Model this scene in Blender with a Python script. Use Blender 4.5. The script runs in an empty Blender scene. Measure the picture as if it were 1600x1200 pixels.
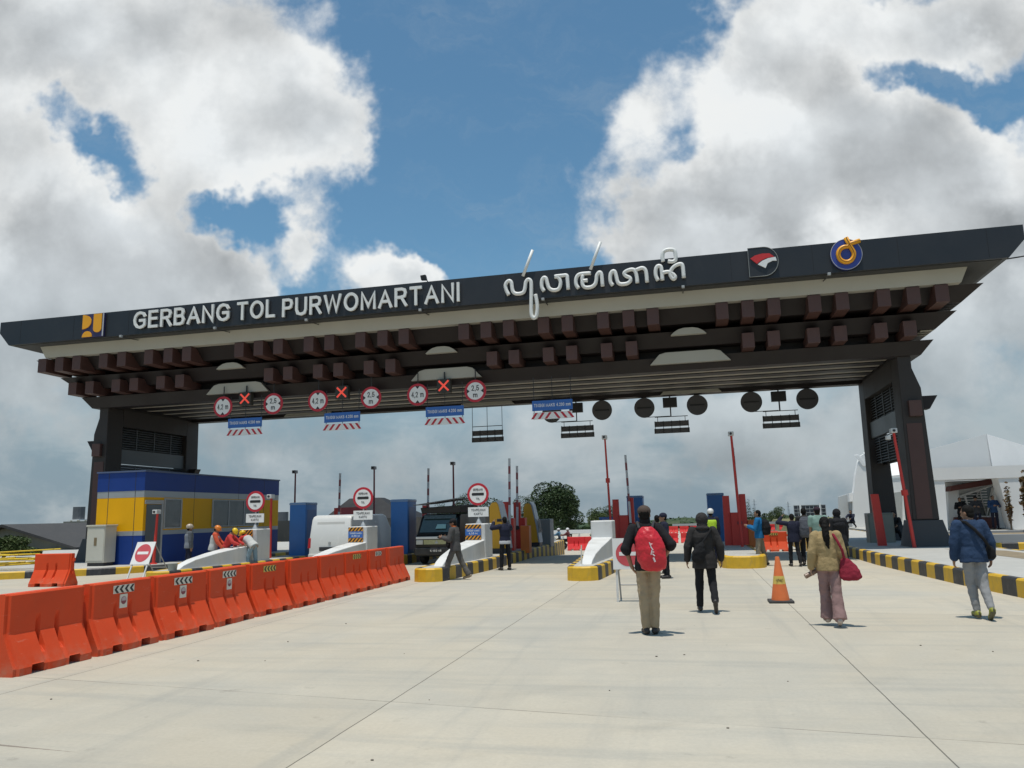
import bpy, bmesh, math, random
from mathutils import Vector, Matrix, Euler, noise
from math import sin, cos, pi, radians, sqrt, atan2
random.seed(7)
SC = bpy.context.scene
COL = SC.collection
# ------------------------------------------------------------------ camera
F_PX, YAW, PITCH, ROLL, EYE = 1205.0, -0.22167, 0.16807, -0.026447, 1.73
_f = Vector((sin(YAW)*cos(PITCH), cos(YAW)*cos(PITCH), sin(PITCH)))
_r = Vector((cos(YAW), -sin(YAW), 0)); _u = _r.cross(_f)
CR = _r*cos(ROLL)+_u*sin(ROLL); CU = -_r*sin(ROLL)+_u*cos(ROLL); CF = _f
cam_d = bpy.data.cameras.new('camera'); cam = bpy.data.objects.new('camera', cam_d); COL.objects.link(cam)
cam_d.sensor_width = 36.0; cam_d.lens = F_PX/1600*36; cam_d.clip_start = 0.05; cam_d.clip_end = 6000
cam.matrix_world = Matrix(((CR.x,CU.x,-CF.x,0),(CR.y,CU.y,-CF.y,0),(CR.z,CU.z,-CF.z,EYE),(0,0,0,1)))
SC.camera = cam
def at(x, y, Y):                       # the point seen at photo position (x, y) on the plane at distance Y
    d = CR*((x-800)/F_PX)+CU*((600-y)/F_PX)+CF
    t = Y/d.y
    return Vector((d.x*t, Y, EYE+d.z*t))
def gnd(x, y, z=0.0):
    d = CR*((x-800)/F_PX)+CU*((600-y)/F_PX)+CF
    t = (z-EYE)/d.z
    return Vector((d.x*t, d.y*t, z))
# ------------------------------------------------------------------ light
SUN_EL, SKY_STRENGTH, SUN_STRENGTH = radians(80), 0.10, 3.5
SC.view_settings.view_transform = 'Standard'; SC.view_settings.look = 'None'
SC.view_settings.exposure = 0.08; SC.view_settings.gamma = 1.0
sun_d = bpy.data.lights.new('sun', 'SUN'); sun = bpy.data.objects.new('sun', sun_d); COL.objects.link(sun)
sun_d.energy = SUN_STRENGTH; sun_d.angle = radians(0.55); sun_d.color = (1.0, 0.95, 0.87)
sun_dir = Vector((-0.03, -cos(SUN_EL), sin(SUN_EL))).normalized()      # towards the sun: high, behind the camera
sun.rotation_euler = sun_dir.to_track_quat('Z', 'Y').to_euler(); sun.location = (0, -20, 60)
W = bpy.data.worlds.new('World'); SC.world = W; W.use_nodes = True
NT = W.node_tree; NT.nodes.clear()
class G:                                # tiny expression helper for node trees
    def __init__(s, nt): s.nt = nt
    def inp(s, sock, v):
        if isinstance(v, bpy.types.NodeSocket): s.nt.links.new(v, sock)
        elif v is not None: sock.default_value = v
    def m(s, op, a, b=None, c=None, clamp=False):
        n = s.nt.nodes.new('ShaderNodeMath'); n.operation = op; n.use_clamp = clamp
        s.inp(n.inputs[0], a)
        if b is not None: s.inp(n.inputs[1], b)
        if c is not None: s.inp(n.inputs[2], c)
        return n.outputs[0]
    def v(s, op, a, b=None, out=0):
        n = s.nt.nodes.new('ShaderNodeVectorMath'); n.operation = op
        s.inp(n.inputs[0], a)
        if b is not None: s.inp(n.inputs[1], b)
        return n.outputs[out]
    def noise(s, vec, scale, detail=6, rough=0.55, dist=0.0, out=0):
        n = s.nt.nodes.new('ShaderNodeTexNoise'); s.inp(n.inputs['Vector'], vec)
        n.inputs['Scale'].default_value = scale; n.inputs['Detail'].default_value = detail
        n.inputs['Roughness'].default_value = rough; n.inputs['Distortion'].default_value = dist
        return n.outputs[out]
    def ramp(s, x, lo, hi, a=0.0, b=1.0, smooth=True):
        n = s.nt.nodes.new('ShaderNodeMapRange'); n.interpolation_type = 'SMOOTHSTEP' if smooth else 'LINEAR'
        s.inp(n.inputs[0], x)
        for i, q in enumerate((lo, hi, a, b)): s.inp(n.inputs[i+1], q)
        return n.outputs[0]
    def mix(s, f, a, b, blend='MIX'):
        n = s.nt.nodes.new('ShaderNodeMix'); n.data_type = 'RGBA'; n.blend_type = blend
        s.inp(n.inputs[0], f); s.inp(n.inputs[6], a); s.inp(n.inputs[7], b)
        return n.outputs[2]
    def comb(s, x, y, z):
        n = s.nt.nodes.new('ShaderNodeCombineXYZ')
        for i, q in enumerate((x, y, z)): s.inp(n.inputs[i], q)
        return n.outputs[0]
    def sep(s, v):
        n = s.nt.nodes.new('ShaderNodeSeparateXYZ'); s.inp(n.inputs[0], v); return n.outputs
def build_sky():
    g = G(NT)
    tc = NT.nodes.new('ShaderNodeTexCoord'); d = tc.outputs['Generated']
    sky = NT.nodes.new('ShaderNodeTexSky'); sky.sky_type = 'NISHITA'; sky.sun_disc = False
    sky.sun_elevation = SUN_EL; sky.sun_rotation = atan2(sun_dir.x, sun_dir.y)
    sky.air_density = 1.0; sky.dust_density = 0.8; sky.ozone_density = 2.0
    # gnomonic chart of the sky round a fixed compass direction; clouds are laid out in it
    A, B, C = (tuple(q) for q in (CR, CU, CF))
    w = g.m('MAXIMUM', g.m('ABSOLUTE', g.v('DOT_PRODUCT', d, C, out=1)), 0.12)
    u = g.m('DIVIDE', g.v('DOT_PRODUCT', d, A, out=1), w); v = g.m('DIVIDE', g.v('DOT_PRODUCT', d, B, out=1), w)
    p = g.comb(u, v, 0.0)
    warp = g.noise(p, 3.2, 4, 0.6, out=1)
    p2 = g.v('ADD', p, g.v('MULTIPLY', g.v('SUBTRACT', warp, (0.5,0.5,0.5)), (0.17,0.17,0)))
    warp2 = g.noise(p, 12.0, 4, 0.65, out=1)
    p2 = g.v('ADD', p2, g.v('MULTIPLY', g.v('SUBTRACT', warp2, (0.5,0.5,0.5)), (0.11,0.11,0)))
    # centre x, y, radius x, radius y, weight   (in units of the chart, 1/1205)
    blobs = [(330,90,210,130,1.15),(440,220,130,95,1.3),(180,40,170,110,.8),(530,190,60,50,.6),(40,80,110,130,.75),
             (40,330,150,150,1.1),(170,400,190,120,.95),(330,430,140,75,1.1),(250,320,80,60,.35),(60,520,240,120,.8),
             (490,368,34,30,1.15),(640,432,42,34,1.7),(500,15,45,30,.45),(566,250,22,22,.4),
             (1290,60,190,120,1.3),(1160,70,80,80,.9),(1020,185,45,60,.62),(1330,240,230,110,1.15),(1480,280,210,130,1.25),(1150,330,140,80,1.0),
             (1050,350,100,60,1.0),(1010,390,80,45,.9),(1560,30,130,60,.95),(1540,200,60,40,.3),
             (150,640,300,110,.6),(700,700,420,70,.30),(1000,640,200,80,.4),(1250,600,300,140,.5),(1560,460,170,120,1.15),(1580,650,200,100,.55),
             (600,760,90,40,.5),(1200,700,160,40,.35),(450,690,160,50,.35),(800,300,160,20,.16),(1575,395,90,45,.5),
             (85,160,45,32,-1.0),(150,225,52,40,-1.1),(215,290,38,36,-.9),(350,312,62,34,-1.1),(435,350,66,38,-1.0),(478,440,45,45,-.8),(222,388,24,16,-.7),
             (1430,112,75,38,-1.1),(1535,150,80,48,-1.2),(1345,128,45,26,-.6),(1055,235,40,40,-.6),(1590,235,40,40,-.6),(860,420,120,60,-.4),(700,60,150,200,-.4)]
    tot = None
    for (x, y, rx, ry, wt) in blobs:
        c = ((x-800)/1205, (600-y)/1205, 0)
        q = g.v('MULTIPLY', g.v('SUBTRACT', p2, c), (1205/rx, 1205/ry, 0))
        e = g.m('MULTIPLY', g.m('EXPONENT', g.m('MULTIPLY', g.v('DOT_PRODUCT', q, q, out=1), -0.75)), wt)
        tot = e if tot is None else g.m('ADD', tot, e)
    dz = g.sep(d)[2]; low = g.ramp(dz, 0.34, 0.04)
    def vor(vec, sc):
        n = NT.nodes.new('ShaderNodeTexVoronoi'); n.feature = 'SMOOTH_F1'; NT.links.new(vec, n.inputs['Vector']); n.inputs['Scale'].default_value = sc; n.inputs['Smoothness'].default_value = 0.55
        return n.outputs['Distance']
    pw = g.v('ADD', p, g.v('MULTIPLY', g.v('SUBTRACT', warp2, (0.5,0.5,0.5)), (0.10,0.10,0)))
    puff = g.m('SUBTRACT', 0.42, vor(pw, 7.5))
    n1 = g.noise(p, 3.1, 8, 0.56, 0.1); n2 = g.noise(p, 15.0, 5, 0.62, 0.2)
    dens = g.m('ADD', g.m('MULTIPLY', tot, 0.86), g.m('ADD', g.m('MULTIPLY', g.m('SUBTRACT', n1, 0.5), 1.9), g.m('ADD', g.m('MULTIPLY', g.m('SUBTRACT', n2, 0.5), 0.75), g.m('MULTIPLY', puff, 0.6))))
    mask = g.ramp(dens, 0.26, 0.86)
    # lighting: the same field sampled a little towards the sun; more cloud there = this spot is shaded
    up = (0.012, 0.06, 0)
    n3 = g.noise(g.v('ADD', p, up), 3.1, 7, 0.56, 0.1); puff3 = g.m('SUBTRACT', 0.42, vor(g.v('ADD', pw, (0.006, 0.03, 0)), 7.5))
    thick = g.m('ADD', g.m('MULTIPLY', tot, 0.9), g.m('MULTIPLY', g.m('SUBTRACT', n3, 0.5), 3.2))
    shade = g.ramp(thick, 0.55, 2.0)
    bright = g.m('ADD', g.m('SUBTRACT', 1.04, g.m('MULTIPLY', shade, 0.26)), g.m('ADD', g.m('MULTIPLY', g.m('SUBTRACT', n1, n3), 1.1), g.m('ADD', g.m('MULTIPLY', g.m('SUBTRACT', puff, puff3), 0.9), g.m('MULTIPLY', g.m('SUBTRACT', n2, 0.5), 0.16))))
    bright = g.m('MULTIPLY', bright, g.m('SUBTRACT', 1.0, g.m('MULTIPLY', low, 0.42)))
    bright = g.m('MINIMUM', g.m('MAXIMUM', bright, 0.46), 1.14)
    cc = g.mix(shade, (0.985,1.0,0.99,1), (0.905,0.955,0.985,1)); cc = g.mix(low, cc, (0.86,0.945,0.985,1))
    cl = g.v('MULTIPLY', g.v('MULTIPLY', cc, g.comb(bright, bright, bright)), (7.5,)*3)
    bl = g.v('MULTIPLY', sky.outputs[0], (0.80, 1.12, 1.10))
    wisp = g.m('MULTIPLY', g.ramp(g.noise(g.v('MULTIPLY', p2, (1.6, 4.2, 1)), 1.8, 9, 0.68), 0.46, 0.85), 0.34)
    bl = g.mix(wisp, bl, (4.6, 5.1, 5.3, 1))
    # towards the horizon: a paler veil with its own broken layer of small clouds
    veil = g.mix(g.ramp(g.noise(g.v('MULTIPLY', p, (1.0, 2.3, 1)), 4.2, 9, 0.6, 0.4), 0.40, 0.66), (2.3, 3.0, 3.55, 1), (3.9, 4.4, 4.7, 1))
    bl = g.mix(g.m('MULTIPLY', low, 0.95), bl, veil)
    col = g.mix(g.m('MULTIPLY', mask, g.m('SUBTRACT', 0.97, g.m('MULTIPLY', low, 0.25))), bl, cl)
    col = g.mix(g.ramp(dz, 0.0, -0.08), col, (2.2, 2.2, 2.0, 1))
    bg = NT.nodes.new('ShaderNodeBackground'); bg.inputs[1].default_value = SKY_STRENGTH
    NT.links.new(col, bg.inputs[0])
    o = NT.nodes.new('ShaderNodeOutputWorld'); NT.links.new(bg.outputs[0], o.inputs[0])
build_sky()
# ------------------------------------------------------------------ materials
_mats = {}
def mat(name, col=(.5,.5,.5), rough=0.6, var=0.12, scale=3.0, bump=0.0, bscale=40.0, metal=0.0, spec=0.5, dirt=0.0, dirtcol=(.25,.21,.16), emit=None, coat=0.0, trans=0.0):
    if name in _mats: return _mats[name]
    m = bpy.data.materials.new(name); _mats[name] = m; m.use_nodes = True
    nt = m.node_tree; b = nt.nodes['Principled BSDF']; g = G(nt)
    tc = nt.nodes.new('ShaderNodeTexCoord'); P = tc.outputs['Object']
    c4 = (*col, 1)
    n = g.noise(P, scale, 6, 0.6)
    k = g.ramp(n, 0.25, 0.75, 1-var, 1+var, False)
    c = g.v('MULTIPLY', c4[:3], g.comb(k, k, k))
    if dirt > 0:
        n2 = g.noise(g.v('MULTIPLY', P, (1, 1, 0.35)), scale*2.3, 8, 0.68)
        c = g.mix(g.m('MULTIPLY', g.ramp(n2, 0.48, 0.78), dirt), c, (*dirtcol, 1))
    g.inp(b.inputs['Base Color'], c)
    g.inp(b.inputs['Roughness'], g.ramp(n, 0.3, 0.7, max(rough-.07, .02), min(rough+.07, 1), False))
    b.inputs['Metallic'].default_value = metal; b.inputs['Specular IOR Level'].default_value = spec
    b.inputs['Coat Weight'].default_value = coat
    if trans: b.inputs['Transmission Weight'].default_value = trans
    if bump > 0:
        bn = nt.nodes.new('ShaderNodeBump'); bn.inputs['Strength'].default_value = bump; bn.inputs['Distance'].default_value = 0.02
        nt.links.new(g.noise(P, bscale, 5, 0.6), bn.inputs['Height']); nt.links.new(bn.outputs[0], b.inputs['Normal'])
    if emit:
        b.inputs['Emission Color'].default_value = (*emit[0], 1); b.inputs['Emission Strength'].default_value = emit[1]
    return m
# ------------------------------------------------------------------ mesh helpers
class MB:
    def __init__(s): s.v = []; s.f = []; s.mi = []; s.k = 0
    def mat(s, k): s.k = k; return s
    def add(s, vs, fs, M=None):
        o = len(s.v)
        for q in vs:
            q = Vector(q); s.v.append(M @ q if M else q)
        for f in fs: s.f.append([i+o for i in f]); s.mi.append(s.k)
        return s
    def hexa(s, p):          # 8 points: bottom loop then top loop
        return s.add(p, [(3,2,1,0),(4,5,6,7),(0,1,5,4),(1,2,6,5),(2,3,7,6),(3,0,4,7)])
    def box(s, x0, x1, y0, y1, z0, z1, M=None):
        p = [(x0,y0,z0),(x1,y0,z0),(x1,y1,z0),(x0,y1,z0),(x0,y0,z1),(x1,y0,z1),(x1,y1,z1),(x0,y1,z1)]
        return s.add(p, [(3,2,1,0),(4,5,6,7),(0,1,5,4),(1,2,6,5),(2,3,7,6),(3,0,4,7)], M)
    def cbox(s, x0, x1, y0, y1, z0, z1, c=0.02, M=None):   # box with chamfered edges
        bm = bmesh.new(); bmesh.ops.create_cube(bm, size=1)
        for q in bm.verts: q.co = Vector((x0 if q.co.x < 0 else x1, y0 if q.co.y < 0 else y1, z0 if q.co.z < 0 else z1))
        bmesh.ops.bevel(bm, geom=list(bm.edges), offset=c, segments=2, affect='EDGES', profile=.6)
        bm.verts.index_update(); s.add([q.co.copy() for q in bm.verts], [[q.index for q in f.verts] for f in bm.faces], M); bm.free()
        return s
    def frus(s, a, b, z0, z1, cx=0, cy=0):      # inverted frustum: half sizes a=(x,y) at z0, b at z1
        return s.hexa([(cx-a[0],cy-a[1],z0),(cx+a[0],cy-a[1],z0),(cx+a[0],cy+a[1],z0),(cx-a[0],cy+a[1],z0),
                       (cx-b[0],cy-b[1],z1),(cx+b[0],cy-b[1],z1),(cx+b[0],cy+b[1],z1),(cx-b[0],cy+b[1],z1)])
    def prism(s, poly, h0, h1, ax='y', M=None):   # polygon (a,b) swept along an axis; ax y: (x,z), x: (y,z), z: (x,y)
        n = len(poly)
        P = {'y': lambda a, b, h: (a, h, b), 'x': lambda a, b, h: (h, a, b), 'z': lambda a, b, h: (a, b, h)}[ax]
        vs = [P(a, b, h0) for a, b in poly]+[P(a, b, h1) for a, b in poly]
        fs = [list(range(n)), list(range(2*n-1, n-1, -1))]+[(i, i+n, (i+1) % n+n, (i+1) % n) for i in range(n)]
        return s.add(vs, fs, M)
    def cyl(s, p0, p1, r0, r1=None, n=12):
        r1 = r0 if r1 is None else r1
        p0, p1 = Vector(p0), Vector(p1); d = (p1-p0).normalized()
        a = d.orthogonal().normalized(); b = d.cross(a)
        vs = []
        for p, r in ((p0, r0), (p1, r1)):
            for i in range(n): t = 2*pi*i/n; vs.append(p+a*(r*cos(t))+b*(r*sin(t)))
        return s.add(vs, [list(range(n-1, -1, -1)), list(range(n, 2*n))]+[(i, (i+1) % n, (i+1) % n+n, i+n) for i in range(n)])
    def ell(s, c, r, n=14, m=9, M=None):
        c = Vector(c); r = r if hasattr(r, '__len__') else (r, r, r)
        vs = [(0, 0, -1)]
        for j in range(1, m):
            ph = -pi/2+pi*j/m
            for i in range(n): vs.append((cos(ph)*cos(2*pi*i/n), cos(ph)*sin(2*pi*i/n), sin(ph)))
        vs.append((0, 0, 1))
        fs = [(0, 1+(i+1) % n, 1+i) for i in range(n)]
        for j in range(m-2):
            for i in range(n): fs.append((1+j*n+i, 1+j*n+(i+1) % n, 1+(j+1)*n+(i+1) % n, 1+(j+1)*n+i))
        L = len(vs)-1; fs += [(L, 1+(m-2)*n+i, 1+(m-2)*n+(i+1) % n) for i in range(n)]
        vs = [Vector((q[0]*r[0], q[1]*r[1], q[2]*r[2])) for q in vs]
        if M: vs = [M @ q for q in vs]
        return s.add([q+c for q in vs], fs)
    def cap(s, p0, p1, r0, r1, n=12):           # tapered limb with round ends
        s.cyl(p0, p1, r0, r1, n); s.ell(p0, r0, n, 8); return s.ell(p1, r1, n, 8)
    def tube(s, pts, r, n=8, rr=None, cyc=False, flat=None):
        pts = [Vector(p) for p in pts]; N = len(pts); vs = []; last = None
        for i, p in enumerate(pts):
            d = (pts[(i+1) % N if cyc else min(i+1, N-1)]-pts[(i-1) % N if cyc else max(i-1, 0)]).normalized()
            if last is None: a = Vector(flat[0]) if flat else d.orthogonal().normalized()
            else: a = last
            a = (a-d*a.dot(d)).normalized(); last = a
            b = d.cross(a); q = rr[i] if rr else r
            for k in range(n): t = 2*pi*k/n; vs.append(p+a*(q*(flat[1] if flat else 1)*cos(t))+b*(q*sin(t)))
        fs = []
        for i in range(N if cyc else N-1):
            j = (i+1) % N
            for k in range(n): fs.append((i*n+k, i*n+(k+1) % n, j*n+(k+1) % n, j*n+k))
        if not cyc: fs += [list(range(n-1, -1, -1)), list(range((N-1)*n, N*n))]
        return s.add(vs, fs)
    def loft(s, rings, n=20):                    # rings: (centre, rx, ry[, yaw]) stacked ellipses, closed
        vs = []
        for rg in rings:
            c = Vector(rg[0]); w = rg[3] if len(rg) > 3 else 0.0
            for i in range(n):
                t = 2*pi*i/n; x, y = rg[1]*cos(t), rg[2]*sin(t)
                vs.append(c+Vector((x*cos(w)-y*sin(w), x*sin(w)+y*cos(w), 0)))
        fs = [list(range(n-1, -1, -1)), list(range((len(rings)-1)*n, len(rings)*n))]
        for j in range(len(rings)-1):
            for i in range(n): fs.append((j*n+i, j*n+(i+1) % n, (j+1)*n+(i+1) % n, (j+1)*n+i))
        return s.add(vs, fs)
    def mesh(s, name):
        me = bpy.data.meshes.new(name); me.from_pydata([tuple(q) for q in s.v], [], s.f)
        me.polygons.foreach_set('material_index', s.mi); me.update(); return me
    def build(s, name, mats, parent=None, world=False, smooth=False, bevel=0.0, kind=None):
        if world and parent is not None:
            o = parent.location; s.v = [q-o for q in s.v]
        me = s.mesh(name)
        return link(name, me, mats, parent, smooth, bevel, kind)
def link(name, me, mats, parent=None, smooth=False, bevel=0.0, kind=None):
    if mats is not None:
        for m in (mats if isinstance(mats, (list, tuple)) else [mats]): me.materials.append(m)
    if smooth:
        me.polygons.foreach_set('use_smooth', [True]*len(me.polygons))
        if smooth != 'all': me.set_sharp_from_angle(angle=radians(38))
    o = bpy.data.objects.new(name, me); COL.objects.link(o)
    if parent is not None: o.parent = parent
    if bevel > 0:
        md = o.modifiers.new('bevel', 'BEVEL'); md.width = bevel; md.segments = 2; md.limit_method = 'ANGLE'; md.angle_limit = radians(35)
    if kind: o['kind'] = kind
    return o
def thing(name, label, cat, loc=(0,0,0), rz=0.0, group=None):
    o = bpy.data.objects.new(name, None); COL.objects.link(o); o.location = loc; o.rotation_euler = (0, 0, rz)
    o.empty_display_size = 0.2; o['label'] = label; o['category'] = cat
    if group: o['group'] = group
    return o
def tag(o, label, cat, group=None):
    o['label'] = label; o['category'] = cat
    if group: o['group'] = group
    return o
def kids(o): return [q for q in bpy.data.objects if q.parent == o]
def dup(root, loc, rz=None, label=None, group=None):
    ch = {}
    for q in bpy.data.objects:
        if q.parent: ch.setdefault(q.parent.name, []).append(q)
    def rec(o, par):
        c = o.copy(); COL.objects.link(c)
        if par is not None: c.parent = par
        for k in ch.get(o.name, []): rec(k, c)
        return c
    r = rec(root, None); r.location = loc
    if rz is not None: r.rotation_euler = (0, 0, rz)
    if label: r['label'] = label
    if group: r['group'] = group
    return r
def _el(a0=0, a1=2*pi, n=22, cx=.5, cy=.5, rx=.5, ry=.5): return [(cx+rx*cos(a0+(a1-a0)*i/n), cy+ry*sin(a0+(a1-a0)*i/n)) for i in range(n+1)]
GL = {'A': (.80, [[(0,0),(.5,1),(1,0)],[(.2,.32),(.8,.32)]]), 'B': (.68, [[(0,0),(0,1)],[(0,1),(.6,1),(.84,.95),(.93,.77),(.84,.58),(.6,.53),(0,.53)],[(.6,.53),(.88,.48),(1,.27),(.88,.06),(.6,0),(0,0)]]),
 'E': (.62, [[(1,1),(0,1),(0,0),(1,0)],[(0,.53),(.92,.53)]]), 'G': (.82, [[(.95,.78),(.82,.93),(.52,1),(.25,.93),(.07,.75),(0,.5),(.07,.25),(.25,.07),(.52,0),(.8,.05),(.98,.17),(.98,.47),(.55,.47)]]),
 'H': (.72, [[(0,0),(0,1)],[(1,0),(1,1)],[(0,.52),(1,.52)]]), 'I': (.14, [[(.5,0),(.5,1)]]), 'K': (.70, [[(0,0),(0,1)],[(1,1),(0,.36)],[(.36,.62),(1,0)]]), 'L': (.58, [[(0,1),(0,0),(1,0)]]),
 'M': (.88, [[(0,0),(0,1),(.5,.12),(1,1),(1,0)]]), 'N': (.72, [[(0,0),(0,1),(1,0),(1,1)]]), 'O': (.86, [_el()]), 'P': (.66, [[(0,0),(0,1)],[(0,1),(.65,1),(.9,.94),(1,.74),(.9,.54),(.65,.47),(0,.47)]]),
 'R': (.72, [[(0,0),(0,1)],[(0,1),(.62,1),(.88,.94),(.97,.75),(.88,.56),(.62,.49),(0,.49)],[(.55,.49),(1,0)]]), 'S': (.68, [[(.93,.78),(.8,.95),(.48,1),(.16,.93),(.06,.75),(.16,.58),(.5,.51),(.86,.43),(.97,.25),(.86,.07),(.5,0),(.15,.06),(.02,.25)]]),
 'T': (.70, [[(0,1),(1,1)],[(.5,1),(.5,0)]]), 'U': (.72, [[(0,1),(0,.3),(.12,.08),(.5,0),(.88,.08),(1,.3),(1,1)]]), 'W': (1.06, [[(0,1),(.25,0),(.5,1),(.75,0),(1,1)]]),
 'm': (.84, [[(0,0),(0,.70)],[(0,.48),(.12,.64),(.28,.7),(.43,.63),(.49,.45),(.49,0)],[(.49,.45),(.6,.63),(.76,.7),(.93,.63),(1,.45),(1,0)]]), ',': (.14, [[(.6,.04),(.3,-.14)]]), '.': (.14, [[(.5,0),(.5,.02)]]), '-': (.34, [[(0,.42),(1,.42)]]),
 '0': (.58, [_el()]), '1': (.40, [[(.1,.78),(.7,1),(.7,0)]]), '2': (.58, [[(.02,.75),(.15,.94),(.5,1),(.85,.93),(.96,.73),(.85,.5),(.05,.02),(1,.0)]]), '4': (.62, [[(.74,0),(.74,1)],[(.74,1),(0,.3),(1,.3)]]),
 '5': (.58, [[(.9,1),(.18,1),(.08,.52),(.5,.62),(.86,.52),(1,.3),(.86,.08),(.5,0),(.12,.07),(0,.24)]]), '8': (.58, [_el(cy=.76, ry=.24, rx=.42),_el(cy=.26, ry=.26)]), ' ': (.30, [])}
def text_on(parent, s, h, loc, m, width=None, rot=(pi/2, 0, 0), ext=0.002, w=.145, name='lettering', bev=0.0):
    R = Euler(rot).to_matrix(); loc = Vector(loc); hw = w/2; x0 = 0; strokes = []; gap = .16
    for ch in s:
        gw, ss = GL[ch]
        for st in ss:
            P = [Vector((x0+hw+x*max(gw-w, .0), hw+y*(1-w))) for x, y in st]; strokes.append(P)
        x0 += gw+gap
    x0 -= gap; kx = (width/(x0*h)) if width else 1.0; mb = MB()
    for q, P in enumerate(strokes):
        closed = (P[0]-P[-1]).length < 1e-4
        P = [p.copy() for p in P]
        if closed: P = P[:-1]
        else: P[0] += (P[0]-P[1]).normalized()*hw; P[-1] += (P[-1]-P[-2]).normalized()*hw
        n = len(P); A = []; B = []
        for i in range(n):
            d1 = (P[i]-P[i-1]) if (i or closed) else (P[1]-P[0]); d2 = (P[(i+1) % n]-P[i]) if (i < n-1 or closed) else (P[-1]-P[-2])
            d1 = d1.normalized(); d2 = d2.normalized(); n1 = Vector((-d1.y, d1.x)); n2 = Vector((-d2.y, d2.x)); t = (n1+n2)
            t = t.normalized() if t.length > 1e-3 else n1; k = min(1/max(t.dot(n1), .1), 1.9)
            A.append(P[i]+t*hw*k); B.append(P[i]-t*hw*k)
        z1 = ext+q*h*.0012; vs = []
        for z in (z1, -ext):
            for L_ in (A, B):
                for p in L_: vs.append(loc+R @ Vector(((min(max(p.x, -.02), x0+.02)-x0/2)*h*kx, (min(max(p.y, -.16), 1.0)-.5)*h, z)))
        fs = []
        for i in range(n if closed else n-1):
            j = (i+1) % n; fs += [(n+i, n+j, j, i), (2*n+i, 2*n+j, 3*n+j, 3*n+i), (i, j, 2*n+j, 2*n+i), (n+j, n+i, 3*n+i, 3*n+j)]
        if not closed: fs += [(n, 0, 2*n, 3*n), (n-1, 2*n-1, 4*n-1, 3*n-1)]
        mb.add(vs, fs)
    return mb.build(name, m, parent)
def solid(mb, voxel=0.012, it=4, disp=0.0, dsize=0.12, fac=0.5):   # fuse overlapping shapes into one continuous skin
    me = mb.mesh('tmp'); o = bpy.data.objects.new('tmp', me); COL.objects.link(o)
    r = o.modifiers.new('r', 'REMESH'); r.mode = 'VOXEL'; r.voxel_size = voxel
    if it: q = o.modifiers.new('s', 'SMOOTH'); q.iterations = it; q.factor = fac
    if disp:
        t = bpy.data.textures.new('folds', 'CLOUDS'); t.noise_scale = dsize; t.noise_depth = 2
        q = o.modifiers.new('d', 'DISPLACE'); q.texture = t; q.strength = disp; q.texture_coords = 'LOCAL'; q.mid_level = 0.5
    dg = bpy.context.evaluated_depsgraph_get(); out = bpy.data.meshes.new_from_object(o.evaluated_get(dg), depsgraph=dg)
    bpy.data.objects.remove(o); bpy.data.meshes.remove(me)
    return out
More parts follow.
